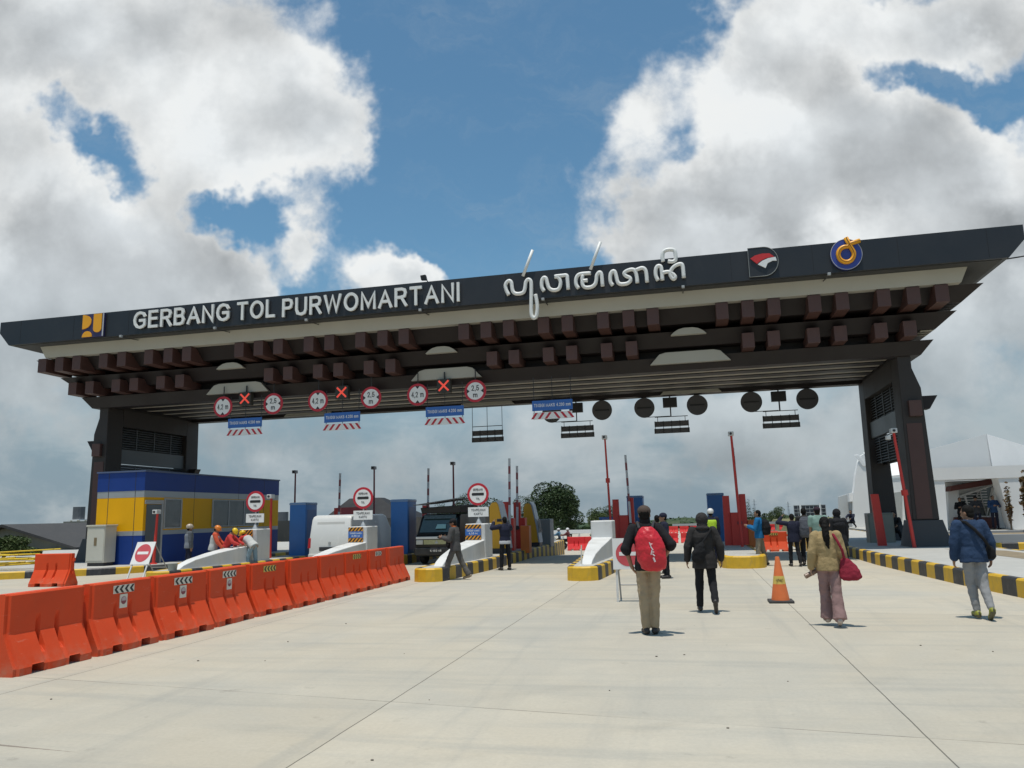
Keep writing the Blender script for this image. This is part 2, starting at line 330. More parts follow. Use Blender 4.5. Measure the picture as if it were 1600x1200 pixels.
# ------------------------------------------------------------------ ground
def concrete_mat():
    m = bpy.data.materials.new('road_concrete'); m.use_nodes = True; nt = m.node_tree; b = nt.nodes['Principled BSDF']; g = G(nt)
    P = nt.nodes.new('ShaderNodeTexCoord').outputs['Object']; x, y, z = g.sep(P)
    big = g.noise(P, 0.16, 6, 0.6, 0.6); mid = g.noise(P, 1.1, 8, 0.66, 0.4); fine = g.noise(P, 26, 6, 0.7)
    c = g.mix(g.ramp(big, .33, .68), (.475,.42,.325,1), (.41,.39,.335,1))
    c = g.mix(g.m('MULTIPLY', g.ramp(mid, .42, .72), .55), c, (.515,.465,.37,1))
    st = g.noise(g.v('MULTIPLY', P, (.22, 2.6, 1)), 1.0, 7, .62, .3)           # broom and tyre streaks across the bay
    c = g.mix(g.m('MULTIPLY', g.ramp(st, .48, .70), .45), c, (.33,.32,.28,1))
    st2 = g.noise(g.v('MULTIPLY', P, (2.2, .12, 1)), .9, 6, .6, .2)
    c = g.mix(g.m('MULTIPLY', g.ramp(st2, .52, .72), .38), c, (.31,.30,.265,1))
    k = g.ramp(fine, .25, .75, .93, 1.07, False); c = g.v('MULTIPLY', c, g.comb(k, k, k))
    cell = g.comb(g.m('FLOOR', g.m('DIVIDE', g.m('ADD', x, 2.92), 4.35)), g.m('FLOOR', g.m('DIVIDE', g.m('ADD', g.m('ADD', y, g.m('MULTIPLY', x, .14)), 210.6), 7.5)), 0.0)
    wn = nt.nodes.new('ShaderNodeTexWhiteNoise'); nt.links.new(cell, wn.inputs['Vector']); k = g.ramp(wn.outputs['Value'], 0, 1, .945, 1.035, False); c = g.v('MULTIPLY', c, g.comb(k, k, k))     # each pour cured to its own tone
    drip = g.m('MULTIPLY', g.ramp(g.noise(P, 2.6, 2, .5), .69, .76), g.ramp(g.noise(P, 30, 4, .7), .35, .6)); c = g.mix(g.m('MULTIPLY', drip, .34), c, (.17,.155,.13,1))
    spots = g.ramp(g.noise(P, 9, 3, .5), .70, .78)
    c = g.mix(g.m('MULTIPLY', spots, .3), c, (.27,.25,.2,1))
    line = None
    wob = g.m('MULTIPLY', g.m('SUBTRACT', g.noise(P, 1.3, 3, .6), .5), .02)
    for X in (-11.6, -7.25, -2.92, 1.62, 5.75, 10.2, 14.6):
        e = g.m('LESS_THAN', g.m('ABSOLUTE', g.m('ADD', g.m('SUBTRACT', x, X), wob)), .0062)
        line = e if line is None else g.m('MAXIMUM', line, e)
    yy = g.m('ADD', y, g.m('ADD', g.m('MULTIPLY', x, .14), wob))
    fr = g.m('ABSOLUTE', g.m('SUBTRACT', g.m('MODULO', g.m('ADD', yy, 206.85), 7.5), 3.75))
    tl = g.m('MULTIPLY', g.m('LESS_THAN', fr, .007), g.ramp(g.noise(P, .8, 4, .6), .38, .6, .12, .85))
    line = g.m('MAXIMUM', line, tl)
    c = g.mix(g.m('MULTIPLY', line, .75), c, (.05,.047,.04,1))
    A = gnd(-25, 1162); Bq = gnd(127, 1176); D = (Bq-A); Ln = D.length; D = D/Ln                       # one long brown streak at the lower left
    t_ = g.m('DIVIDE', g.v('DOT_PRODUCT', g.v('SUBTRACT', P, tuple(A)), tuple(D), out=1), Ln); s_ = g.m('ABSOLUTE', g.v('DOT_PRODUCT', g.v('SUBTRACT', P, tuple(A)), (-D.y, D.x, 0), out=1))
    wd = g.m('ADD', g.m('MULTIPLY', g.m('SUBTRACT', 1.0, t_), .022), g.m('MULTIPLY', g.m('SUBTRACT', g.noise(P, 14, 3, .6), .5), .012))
    streak = g.m('MULTIPLY', g.m('LESS_THAN', s_, wd), g.m('LESS_THAN', t_, 1.0))
    c = g.mix(g.m('MULTIPLY', streak, .7), c, (.16,.125,.10,1))
    for (cx_, cy_, r_) in ((-9.0, 18.0, 14.2), (-9.0, 18.0, 15.8), (7.5, -6.0, 15.0), (7.5, -6.0, 16.6)):      # faint arcs left by turning wheels
        dd = g.v('LENGTH', g.v('SUBTRACT', P, (cx_, cy_, 0)), out=1)
        arc_ = g.ramp(g.m('ABSOLUTE', g.m('SUBTRACT', dd, r_)), .16, .03); arc_ = g.m('MULTIPLY', arc_, g.ramp(g.noise(P, .5, 5, .7), .42, .62))
        c = g.mix(g.m('MULTIPLY', arc_, .12), c, (.25,.235,.20,1))
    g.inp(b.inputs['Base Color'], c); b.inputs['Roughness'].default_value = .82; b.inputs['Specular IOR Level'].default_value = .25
    bn = nt.nodes.new('ShaderNodeBump'); bn.inputs['Strength'].default_value = .25; bn.inputs['Distance'].default_value = .01
    nt.links.new(g.noise(P, 60, 6, .7), bn.inputs['Height']); nt.links.new(bn.outputs[0], b.inputs['Normal'])
    return m
def terrain_mat():
    m = bpy.data.materials.new('ground_earth'); m.use_nodes = True; nt = m.node_tree; b = nt.nodes['Principled BSDF']; g = G(nt)
    P = nt.nodes.new('ShaderNodeTexCoord').outputs['Object']
    c = g.mix(g.ramp(g.noise(P, .06, 7, .6), .42, .6), (.15,.12,.075,1), (.075,.095,.035,1))
    c = g.mix(g.m('MULTIPLY', g.ramp(g.noise(P, 2.2, 6, .7), .4, .7), .5), c, (.11,.10,.055,1))
    g.inp(b.inputs['Base Color'], c); b.inputs['Roughness'].default_value = .95
    return m
def sheet(name, pts, z, m):
    o = MB().add([(x, y, z) for x, y in pts], [list(range(len(pts)))]).build(name, m); o['kind'] = 'structure'; return o
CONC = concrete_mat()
def gz(Y):                                # the ground falls gently beyond the gate
    P = [(-900,0),(32,0),(40,-.35),(50,-.75),(76,-1.3),(114,-1.42),(4200,-79)]
    for (a, za), (b, zb) in zip(P, P[1:]):
        if Y <= b: return za+(zb-za)*(Y-a)/(b-a)
    return P[-1][1]
def strip(name, cols, z, m):
    mb = MB(); vs = []
    for Y, x0, x1 in cols: vs += [(x0, Y, gz(Y)+z), (x1, Y, gz(Y)+z)]
    mb.add(vs, [(2*i, 2*i+1, 2*i+3, 2*i+2) for i in range(len(cols)-1)]); o = mb.build(name, m); o['kind'] = 'structure'; return o
strip('ground', [(Y,-2500,2500) for Y in (-600,32,40,50,76,114,600,4000)], -.03, terrain_mat())
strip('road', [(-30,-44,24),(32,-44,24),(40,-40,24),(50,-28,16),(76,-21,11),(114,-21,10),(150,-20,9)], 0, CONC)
M_pave = mat('pavement_concrete', (.42,.41,.375), .85, .10, 1.5, .2, 50, dirt=.25, dirtcol=(.27,.25,.2))
M_white = mat('white_painted_concrete', (.64,.64,.62), .7, .08, 1.2, .08, 40, dirt=.45, dirtcol=(.36,.34,.30))
M_ky = mat('kerb_yellow', (.64,.385,.02), .55, .14, 5, .1, 30, dirt=.48, dirtcol=(.30,.23,.10))
M_kb = mat('kerb_black', (.035,.035,.038), .55, .2, 5, .1, 30, dirt=.5, dirtcol=(.14,.13,.115))
def resample(path, n):
    pts = [Vector((p[0], p[1])) for p in path]; L = [0]
    for i in range(len(pts)): L.append(L[-1]+(pts[(i+1) % len(pts)]-pts[i]).length)
    out = []; j = 0
    for k in range(n):
        s = L[-1]*k/n
        while L[j+1] < s: j += 1
        f = (s-L[j])/max(L[j+1]-L[j], 1e-9); out.append(pts[j].lerp(pts[(j+1) % len(pts)], f))
    return out
def kerb(path, h, mb, blk=0.5, w=0.17, open_=False, start=0, z0=-.45, odd=False):      # striped kerb blocks along a path (counter-clockwise = inside on the left)
    L = sum((Vector(path[(i+1) % len(path)])-Vector(path[i])).length for i in range(len(path)-(1 if open_ else 0)))
    if open_:
        nb = max(2, round(L/blk)); pts = []
        src = [Vector(p) for p in path]; acc = [0]
        for i in range(len(src)-1): acc.append(acc[-1]+(src[i+1]-src[i]).length)
        for k in range(nb*2+1):
            s = min(L*k/(nb*2), L-1e-6); j = max(i for i in range(len(src)-1) if acc[i] <= s)
            pts.append(src[j].lerp(src[j+1], (s-acc[j])/(acc[j+1]-acc[j])))
    else:
        nb = max(4, 2*round(L/blk/2))+(1 if odd else 0); pts = resample(path, nb*2)
    N = len(pts); inn = []
    for i in range(N):
        a = pts[i-1] if (i or not open_) else pts[0]; b = pts[(i+1) % N] if (i < N-1 or not open_) else pts[-1]
        d = (b-a).normalized(); inn.append(Vector((-d.y, d.x)))
    for k in range(nb):
        mb.mat((k+start) % 2)
        ids = [(2*k) % N, (2*k+1) % N, (2*k+2) % N]
        vs = []
        for q, i in enumerate(ids):
            p = pts[i]; n = inn[i]
            for off, z in ((0, z0), (.012, h-.035), (.045, h), (w, h), (w, z0)):
                c = p+n*off; vs.append((c.x, c.y, z))
        fs = [(4,3,2,1,0), (10,11,12,13,14)]
        for q in range(2):
            for e in range(5): fs.append((q*5+e, q*5+(e+1) % 5, q*5+5+(e+1) % 5, q*5+5+e))
        mb.add(vs, fs)
    return [p+n*(w-.01) for p, n in zip(pts, inn)]
IS_X = [-15.55, -11.32, -7.1, -2.87, 1.42]
def island_path(cx, y0, y1, tip, half, grow0, grow1):
    pts = []
    R = [(y0+grow0, half), (y1-grow1, half)]
    for a in range(-6, 7):                      # front tip, from left round to right
        t = a/6*pi/2; pts.append((cx+tip*sin(t), y0+tip*.75*(1-cos(t))))
    pts += [(cx+half, y0+grow0), (cx+half, y1-grow1)]
    for a in range(6, -7, -1):
        t = a/6*pi/2; pts.append((cx+tip*sin(t), y1-tip*.75*(1-cos(t))))
    pts += [(cx-half, y1-grow1), (cx-half, y0+grow0)]
    return pts
def prow(mb, cx, y0, sgn, half=.33):
    prof = [(1.0,.33),(1.25,.46),(1.8,.60),(2.8,.74),(3.9,.85),(5.0,.93)]
    P = []
    for (dy, z) in prof:
        k = min(1, .22+dy*.19); P.append((dy, z, half*k))
    vs = []
    for dy, z, h in P:
        y = y0+sgn*dy
        vs += [(cx-h, y, .2), (cx+h, y, .2), (cx+h*.94, y, z), (cx-h*.94, y, z)]
    fs = [(0,1,2,3), tuple(range(len(vs)-4, len(vs)))[::-1]]
    for i in range(len(P)-1):
        for e in range(4): fs.append((i*4+e, i*4+(e+1) % 4, i*4+4+(e+1) % 4, i*4+4+e))
    mb.add(vs, fs)
    a, b = sorted((y0+sgn*5.0, y0+sgn*5.95)); mb.cbox(cx-half-.02, cx+half+.02, a, b, .2, 1.47, .03)
labels = ['leftmost toll island, its white prow wall with workers in hard hats',
          'toll island with white prow wall in front of the white van',
          'toll island with white prow wall beside the black minibus and the man in grey',
          'toll island with white prow wall and yellow nose left of the red bag',
          'short toll island with plain yellow nose behind the orange cone']
ISL = []
for i, cx in enumerate(IS_X):
    y0 = 24.05 if i == 4 else 20.3
    t = thing('toll_island', labels[i], 'traffic island', (cx, y0, 0), group='toll islands between the lanes')
    mb = MB(); pth = island_path(cx, y0, 41.5, .44, .70, 4.4, 4.4); pth = pth[6:]+pth[:6]; inner = kerb(pth, .36, mb, .5, odd=True)
    if i == 4:
        mb = MB(); inner = kerb(island_path(cx, y0, 41.5, .62, .70, .9, 4.4), .36, mb, .52, start=0)
        for q in range(len(mb.mi)):
            if mb.v[mb.f[q][0]].y < y0+1.6: mb.mi[q] = 0
    mb.build('kerb', [M_ky, M_kb], t, world=True)
    MB().prism([(p.x, p.y) for p in inner], .0, .352, 'z').build('deck', M_pave, t, world=True)
    mb = MB()
    if i < 4: prow(mb, cx, y0, 1); mb.build('prow_wall', M_white, t, world=True, bevel=.02); mb = MB()
    prow(mb, cx, 41.5, -1); mb.build('prow_wall', M_white, t, world=True, bevel=.02)
    ISL.append(t)
# pavements under the two towers
t = thing('tower_pavement', 'pavement with black and yellow kerb under the right canopy tower', 'pavement', (6, 28, 0))
pr = [(5.95,13.0),(9.1,12.0),(9.3,50),(5.6,52),(5.25,40),(5.2,27.0),(5.35,20.0)]
mb = MB(); inner = kerb([(9.3,13.2),(9.3,50),(7.5,52),(5.6,50),(5.2,40),(5.2,25.0),(5.5,18.8),(6.0,13.4),(7.6,12.4)], .34, mb, .56)
mb.build('kerb', [M_ky, M_kb], t, world=True)
MB().prism([(p.x, p.y) for p in inner], 0, .333, 'z').build('deck', M_pave, t, world=True)
MB().add([(8.0,20,.338),(8.9,20.5,.338),(8.8,25.5,.338),(7.6,27.0,.338)], [(0,1,2,3)]).build('soil_strip', mat('soil', (.24,.19,.12), .95, .2, 4), t, world=True)
t = thing('tower_pavement', 'pavement with black and yellow kerb under the left tower and office', 'pavement', (-22, 30, 0))
mb = MB(); inner = kerb([(-19.15,26.0),(-19.15,52),(-42,52),(-42,14.8),(-23.4,22.35),(-20.4,24.2)], .25, mb, .95)
mb.build('kerb', [M_ky, M_kb], t, world=True)
MB().prism([(p.x, p.y) for p in inner], 0, .243, 'z').build('deck', M_pave, t, world=True)
# ------------------------------------------------------------------ the toll gate
CX, CY = -8.6, 31.7
M_fas = mat('charcoal_panel', (.0175,.0195,.0235), .42, .14, .7, spec=.5, dirt=.12, dirtcol=(.06,.06,.06))
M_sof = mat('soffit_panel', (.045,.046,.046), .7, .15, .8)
M_band = mat('cream_render', (.42,.405,.345), .75, .07, .6, dirt=.15, dirtcol=(.38,.36,.3))
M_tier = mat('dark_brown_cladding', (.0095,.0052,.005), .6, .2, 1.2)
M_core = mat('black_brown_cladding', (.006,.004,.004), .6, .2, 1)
M_corb = mat('brown_beam_end', (.088,.042,.034), .55, .14, 2.0, dirt=.2, dirtcol=(.12,.085,.075))
M_leg = mat('tower_cladding', (.029,.023,.020), .62, .15, .8, dirt=.15, dirtcol=(.07,.06,.055))
M_plin = mat('plinth_grey', (.045,.046,.048), .6, .15, 1.0, dirt=.2, dirtcol=(.09,.085,.075))
M_letw = mat('white_acrylic_letter', (.74,.74,.71), .45, .04, 3)
M_dark = mat('dark_steel', (.03,.031,.034), .5, .1, 3)
gate = thing('toll_gate', 'long charcoal toll gate canopy on two dark towers across the road', 'toll gate', (CX, CY, 0))
MB().prism([(-19.25,10.27),(-19.25,9.8),(-18.75,9.25),(18.75,9.25),(19.25,9.8),(19.25,10.27)], -5.7, 4.0, 'y').build('fascia', M_fas, gate)
MB().frus((18.6,4.7),(18.6,4.7), 9.235, 9.2495, 0, -.85).build('soffit', M_sof, gate)
MB().frus((17.55,4.25),(17.75,4.35), 8.765, 9.234, 0, -.75).build('cream_band', M_band, gate)
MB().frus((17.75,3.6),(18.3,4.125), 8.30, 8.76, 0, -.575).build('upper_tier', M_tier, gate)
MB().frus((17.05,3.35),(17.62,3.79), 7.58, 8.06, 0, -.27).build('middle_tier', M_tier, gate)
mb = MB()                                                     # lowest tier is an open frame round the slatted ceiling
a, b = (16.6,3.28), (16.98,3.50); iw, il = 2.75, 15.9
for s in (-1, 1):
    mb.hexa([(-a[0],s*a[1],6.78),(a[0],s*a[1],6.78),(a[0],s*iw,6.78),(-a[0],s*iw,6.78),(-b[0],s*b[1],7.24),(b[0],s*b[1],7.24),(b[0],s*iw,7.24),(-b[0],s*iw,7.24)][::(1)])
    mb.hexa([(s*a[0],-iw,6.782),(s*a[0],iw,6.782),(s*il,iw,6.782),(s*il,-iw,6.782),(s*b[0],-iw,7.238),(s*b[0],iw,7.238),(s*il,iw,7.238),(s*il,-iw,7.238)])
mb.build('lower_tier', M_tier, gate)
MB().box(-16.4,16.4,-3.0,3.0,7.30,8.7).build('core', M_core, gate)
MB().box(-15.85,15.85,-2.7,2.7,6.935,7.28).build('ceiling', mat('ceiling_panel', (.52,.47,.38), .7, .08, .7), gate)
for y in (-2.45,-1.3,-.15,1.0,2.15): MB().box(-15.88,15.88,y-.30,y+.30,6.90,6.932).build('ceiling_beam', M_core, gate)
# slim pale slats under the end overhangs
for s in (-1, 1):
    for q in range(3):
        y = -4.0+q*.36; MB().box(min(s*17.3,s*17.72) , max(s*17.3,s*17.72), y, y+.10, 8.30, 8.335).build('soffit_slat', M_band, gate)
        y = -3.5+q*.36; MB().box(min(s*16.6,s*17.0), max(s*16.6,s*17.0), y, y+.10, 7.545, 7.575).build('soffit_slat', M_band, gate)
BAYS = [-22.85, -13.6, -4.35, 4.9]
for bc in BAYS:
    for dx in (-3.45,-2.6,-1.75,-.45,.42,1.7,2.6,3.45):
        x = bc+dx-CX; MB().cbox(x-.205, x+.205, -5.0, -3.55, 8.16, 8.745, .012).build('corbel', M_corb, gate)
    for dx in (-2.6,-1.75,-.45,.42,1.7,2.6):
        x = bc+dx-CX; MB().cbox(x-.205, x+.205, -4.20, -3.0, 7.27, 7.80, .012).build('corbel', M_corb, gate)
for gx in (.28, -8.97, -18.0):                               # pale arched panels where the bays meet
    x = gx-CX
    arc = [(x-.62,7.92),(x+.62,7.92),(x+.5,8.03),(x+.34,8.12),(x+.15,8.16),(x-.15,8.16),(x-.34,8.12),(x-.5,8.03)]
    MB().prism(arc, -4.13, -3.7, 'y').build('arch_panel', M_band, gate)
    MB().prism([(x-1.42,7.0),(x+1.42,7.0),(x+1.08,7.36),(x+.85,7.42),(x-.85,7.42),(x-1.08,7.36)], -3.56, -3.2, 'y').build('arch_panel', M_band, gate)
    MB().prism([(x-1.3,6.785),(x+1.3,6.785),(x+1.0,7.1),(x-1.0,7.1)], 2.60, 2.74, 'y').build('arch_panel', M_band, gate)
# towers
for s in (-1, 1):
    X = lambda q: s*(q-CX) if s > 0 else -(q-CX)
    ox = lambda q: s*(q-(-8.6))
    xi, xo = 15.84, 16.48                                      # inner and outer faces, measured from the canopy centre
    tw = MB()
    for (y0, y1) in ((-3.2,-2.25), (2.25,3.2)):
        prof = [(s*(xi-.06),1.2),(s*(xo+.12),1.2),(s*(xo+.02),5.65),(s*(xo-.2),6.35),(s*(xo-.2),6.80),(s*(xi+.0),6.80)]
        tw = MB().prism(prof if s > 0 else prof[::-1], y0, y1, 'y'); leg = tw.build('tower_leg', M_leg, gate, bevel=.03)
        f = -1 if y0 < 0 else 1
        MB().hexa([(s*(xi-.28),y0-.22,.2),(s*(xo+.42),y0-.22,.2),(s*(xo+.42),y1+.22,.2),(s*(xi-.28),y1+.22,.2),
                   (s*(xi-.1),y0-.06,1.2),(s*(xo+.2),y0-.06,1.2),(s*(xo+.2),y1+.06,1.2),(s*(xi-.1),y1+.06,1.2)]).build('plinth', M_plin, gate, bevel=.015)
        yy = sorted((y0 if f < 0 else y1, (y0 if f < 0 else y1)+f*.16))
        MB().cbox(s*16.22-.2, s*16.22+.2, yy[0], yy[1], 4.68, 5.22, .01).build('corbel', M_corb, gate)
        w = [(s*(xo-.05),5.40),(s*(xo+.58),5.40),(s*(xo+.30),4.95),(s*(xo-.05),4.95)]
        MB().prism(w, (y0+y1)/2-.2, (y0+y1)/2+.2, 'y').build('corbel', M_tier, gate)
        w = [(s*(xi+.05),4.40),(s*(xi-.42),4.40),(s*(xi-.2),3.95),(s*(xi+.05),3.95)]
        if s < 0 and f > 0: MB().prism(w, (y0+y1)/2-.2, (y0+y1)/2+.2, 'y').build('corbel', M_tier, gate)
        if f < 0: MB().box(s*16.15-.24, s*16.15+.24, y0-.018, y0+.05, 1.25, 4.45).build('brown_panel', mat('red_brown_panel', (.075,.034,.028), .55, .25, .8), gate)
    MB().box(min(s*xi,s*(xo-.15)), max(s*xi,s*(xo-.15)), -2.249, 2.249, 6.05, 6.80).build('tower_header', M_leg, gate)
    MB().box(min(s*(xi+.1),s*(xi+.22)), max(s*(xi+.1),s*(xi+.22)), -2.249, 2.249, 4.42, 5.06).build('tower_band', mat('band_grey', (.10,.112,.116), .5, .08, 1), gate)
    for (z0, z1) in ((5.08,6.04), (3.35,4.40)):
        lv = MB(); n = int((z1-z0)/.105)
        for k in range(n):
            z = z0+.04+k*.105; lv.add([(s*(xi+.2),-2.24,z),(s*(xi+.28),-2.24,z+.055),(s*(xi+.28),2.24,z+.055),(s*(xi+.2),2.24,z),
                                    (s*(xi+.2),-2.24,z+.018),(s*(xi+.28),-2.24,z+.073),(s*(xi+.28),2.24,z+.073),(s*(xi+.2),2.24,z+.018)],
                                   [(3,2,1,0),(4,5,6,7),(0,1,5,4),(1,2,6,5),(2,3,7,6),(3,0,4,7)])
        for y in (-1.1, .1, 1.3): lv.box(min(s*(xi+.17),s*(xi+.195)), max(s*(xi+.17),s*(xi+.195)), y-.02, y+.02, z0, z1)
        lv.build('louvre', mat('louvre_grey', (.10,.108,.112), .45, .08, 2), gate)
        MB().box(min(s*(xi+.45),s*(xi+.6)), max(s*(xi+.45),s*(xi+.6)), -2.24, 2.24, z0, z1).build('louvre_backing', M_core, gate)
for k in range(15):
    x = -18.2+k*2.6; MB().box(x-.008, x+.008, -5.7025, -5.699, 9.30, 10.26).build('panel_joint', mat('joint_black', (.006,.006,.007), .6), gate)
# lettering and emblems on the fascia (front face y = CY-5.7)
FY = CY-5.7
def L(x, z, y=0): return Vector((x-CX, -5.7+y, z))
text_on(gate, 'GERBANG', .715, L(-19.14,9.79,-.09), M_letw, 4.30, ext=.035, w=.15)
text_on(gate, 'TOL', .715, L(-15.86,9.775,-.09), M_letw, 1.62, ext=.035, w=.15)
text_on(gate, 'PURWOMARTANI', .715, L(-11.22,9.74,-.09), M_letw, 7.05, ext=.035, w=.15)
AK = [[(165,428),(148,395),(140,360),(150,335),(168,324),(183,335),(188,365),(195,400),(215,418),(250,418),(275,405),(285,370),(290,335),(305,315),(322,320),(330,350),(330,450),(330,560),(338,588),(352,597),(368,580),(375,520),(368,460),(360,425)],
 [(425,400),(408,370),(408,325),(420,302),(438,305),(448,340),(460,375),(485,392),(520,390),(540,370),(545,330),(530,300),(503,292),(560,285),(590,285),(596,315),(602,388)],
 [(678,380),(660,350),(660,310),(675,282),(705,272),(768,268)],[(708,282),(706,320),(745,320)],[(706,320),(708,352),(728,372),(770,370),(798,350),(808,320),(812,285),(830,262),(846,278),(855,365)],
 [(930,358),(912,330),(912,280),(925,256),(943,256),(955,290),(965,330),(985,348),(1030,345),(1058,325),(1055,302),(1030,290),(1013,270),(1030,252),(1070,240),(1093,252),(1105,290),(1110,340)],[(1098,246),(1140,230),(1163,237),(1175,265),(1182,335)],
 [(1262,322),(1246,285),(1246,240),(1260,216),(1282,220),(1290,260),(1295,320)],[(1292,266),(1335,258),(1365,270),(1388,293),(1380,310),(1365,303),(1352,272),(1365,235),(1390,212),(1425,200),(1443,216),(1452,302)],
 [(268,290),(340,98)],[(765,240),(838,38)],[(1300,183),(1294,150),(1300,115),(1320,99),(1350,94),(1380,100),(1390,130),(1390,170),(1370,183),(1335,180)]]
for st in AK:
    mb = MB(); P = []
    for (x, y) in st:
        q = at(760+x/4.706, 370+y/4.706, FY-.10); P.append(q)
    Q = []
    for i in range(len(P)-1):                                # Catmull-Rom smoothing
        a, b, c, d = P[max(i-1,0)], P[i], P[i+1], P[min(i+2,len(P)-1)]
        for k in range(4):
            t = k/4; Q.append(.5*((2*b)+(c-a)*t+(2*a-5*b+4*c-d)*t*t+(3*b-a-3*c+d)*t**3))
    Q.append(P[-1])
    if len(st) == 2: Q = [P[0], P[0].lerp(P[1], .5), P[1]]
    r = .068 if len(st) > 2 else .055
    mb.tube(Q, r, 10); mb.build('lettering', M_letw, gate, world=True, smooth='all')
M_pu = mat('emblem_yellow', (.80,.36,.01), .45, .05, 2); M_navy = mat('emblem_navy', (.035,.03,.10), .5, .05, 2); M_eg = mat('emblem_edge', (.42,.42,.45), .4, .05, 2)
cx, cz, hs = -23.19-CX, 9.75, .48
e = MB().box(cx-hs*1.05, cx+hs*1.05, -5.80, -5.699, cz-hs, cz+hs).build('emblem', M_navy, gate)
def disc(cx, cz, rx, rz, a0, a1, n=18): return [(cx+rx*cos(a0+(a1-a0)*i/n), cz+rz*sin(a0+(a1-a0)*i/n)) for i in range(n+1)]
mb = MB()
mb.prism(disc(cx-hs*1.0, cz+hs*.34, hs*.86, hs*.62, -pi/2, pi/2), -5.83, -5.801, 'y')
mb.prism(disc(cx-hs*.5, cz-hs*.98, hs*.48, hs*.5, 0, pi), -5.83, -5.801, 'y')
mb.prism([(cx+hs*.08,cz+hs*.97),(cx+hs*.08,cz-hs*.3)]+disc(cx+hs*.48, cz-hs*.3, hs*.4, hs*.34, pi, 2*pi)+[(cx+hs*.88,cz+hs*.97)], -5.83, -5.801, 'y')
mb.build('emblem_shapes', M_pu, e); MB().box(cx+hs*.93, cx+hs*1.06, -5.806, -5.80, cz-hs*.98, cz+hs*.98).build('emblem_rim', M_eg, e)
cx, cz = 2.83-CX, 9.82
dp = [(cx-.46,cz-.5),(cx+.02,cz-.5)]+disc(cx+.02, cz, .46, .5, -pi/2, pi/2)+[(cx-.46,cz+.5)]
e = MB().prism(dp, -5.80, -5.699, 'y').build('emblem', M_fas, gate)
rim = MB(); rim.tube([(x, -5.80, z) for x, z in dp], .012, 6, cyc=True); rim.build('emblem_rim', mat('rim_grey', (.25,.26,.25), .4, .05), e)
mb = MB(); mb.mat(0).prism([(cx-.40,cz+.13),(cx-.25,cz+.22),(cx-.02,cz+.265),(cx+.22,cz+.25),(cx+.36,cz+.12),(cx+.12,cz+.10),(cx-.06,cz+.03),(cx-.2,cz-.07)], -5.84, -5.801, 'y')
mb.mat(1).prism([(cx-.18,cz-.09),(cx-.02,cz+.02),(cx+.16,cz+.085),(cx+.40,cz+.11),(cx+.43,cz-.02),(cx+.30,cz-.01),(cx+.14,cz-.08),(cx+.06,cz-.24)], -5.84, -5.801, 'y')
mb.build('emblem_shapes', [mat('emblem_red', (.55,.03,.03), .4, .04), mat('emblem_white', (.75,.75,.74), .4, .03)], e)
cx, cz = 5.42-CX, 9.80
e = MB().prism(disc(cx, cz, .475, .51, 0, 2*pi, 40)[:-1], -5.82, -5.699, 'y').build('emblem', mat('emblem_blue', (.035,.06,.30), .4, .05), gate)
rim = MB(); rim.tube([(x, -5.815, z) for x, z in disc(cx, cz, .475, .51, 0, 2*pi, 40)[:-1]], .012, 6, cyc=True); rim.build('emblem_rim', M_eg, e)
ring = [Vector((cx+.44,-5.86,cz+.40)), Vector((cx+.15,-5.86,cz+.33))]+[Vector((cx-.02+.235*cos(t), -5.86, cz-.02+.26*sin(t))) for t in [pi*.42+i*2*pi*.86/22 for i in range(23)]]+[Vector((cx+.12,-5.87,cz+.25)), Vector((cx+.02,-5.87,cz+.54))]
MB().tube(ring, .075, 8).build('emblem_ribbon', M_pu, e, smooth='all')
ln = MB(); ln.tube([q+Vector((0,-.072,0)) for q in ring], .012, 6); ln.build('emblem_line', mat('emblem_brown', (.25,.08,.01), .5, .05), e)
# little spotlights on arms below the fascia, one floodlight on the roof
for (x, y) in ((188,528),(335,513),(478,500),(656,483),(848,463),(1067,443),(1295,421)):
    q = at(x, y, FY-.42); q.z = 9.28
    a = MB().tube([(q.x-.02,FY+.9,9.20),(q.x,FY+.1,9.12),(q.x,FY-.36,9.10)], .018, 6).build('spotlight_arm', M_dark, gate, world=True)
    hd = MB().cbox(q.x-.05-CX, q.x+.05-CX, FY-.44-CY, FY-.34-CY, 9.06, 9.15, .015).build('spotlight', mat('lamp_grey', (.35,.36,.36), .4, .05), a)
q = at(669, 444, FY+.6)
a = MB().tube([(q.x,q.y,10.27),(q.x,q.y,10.45),(q.x-.1,q.y-.1,10.58)], .02, 6).build('floodlight_arm', M_dark, gate, world=True)
MB().hexa([(q.x-CX-.24,q.y-CY-.12,10.52),(q.x-CX-.02,q.y-CY-.12,10.50),(q.x-CX-.02,q.y-CY,10.50),(q.x-CX-.24,q.y-CY,10.52),(q.x-CX-.26,q.y-CY-.16,10.68),(q.x-CX-.06,q.y-CY-.16,10.70),(q.x-CX-.06,q.y-CY-.02,10.70),(q.x-CX-.26,q.y-CY-.02,10.68)]).build('floodlight', M_dark, a)
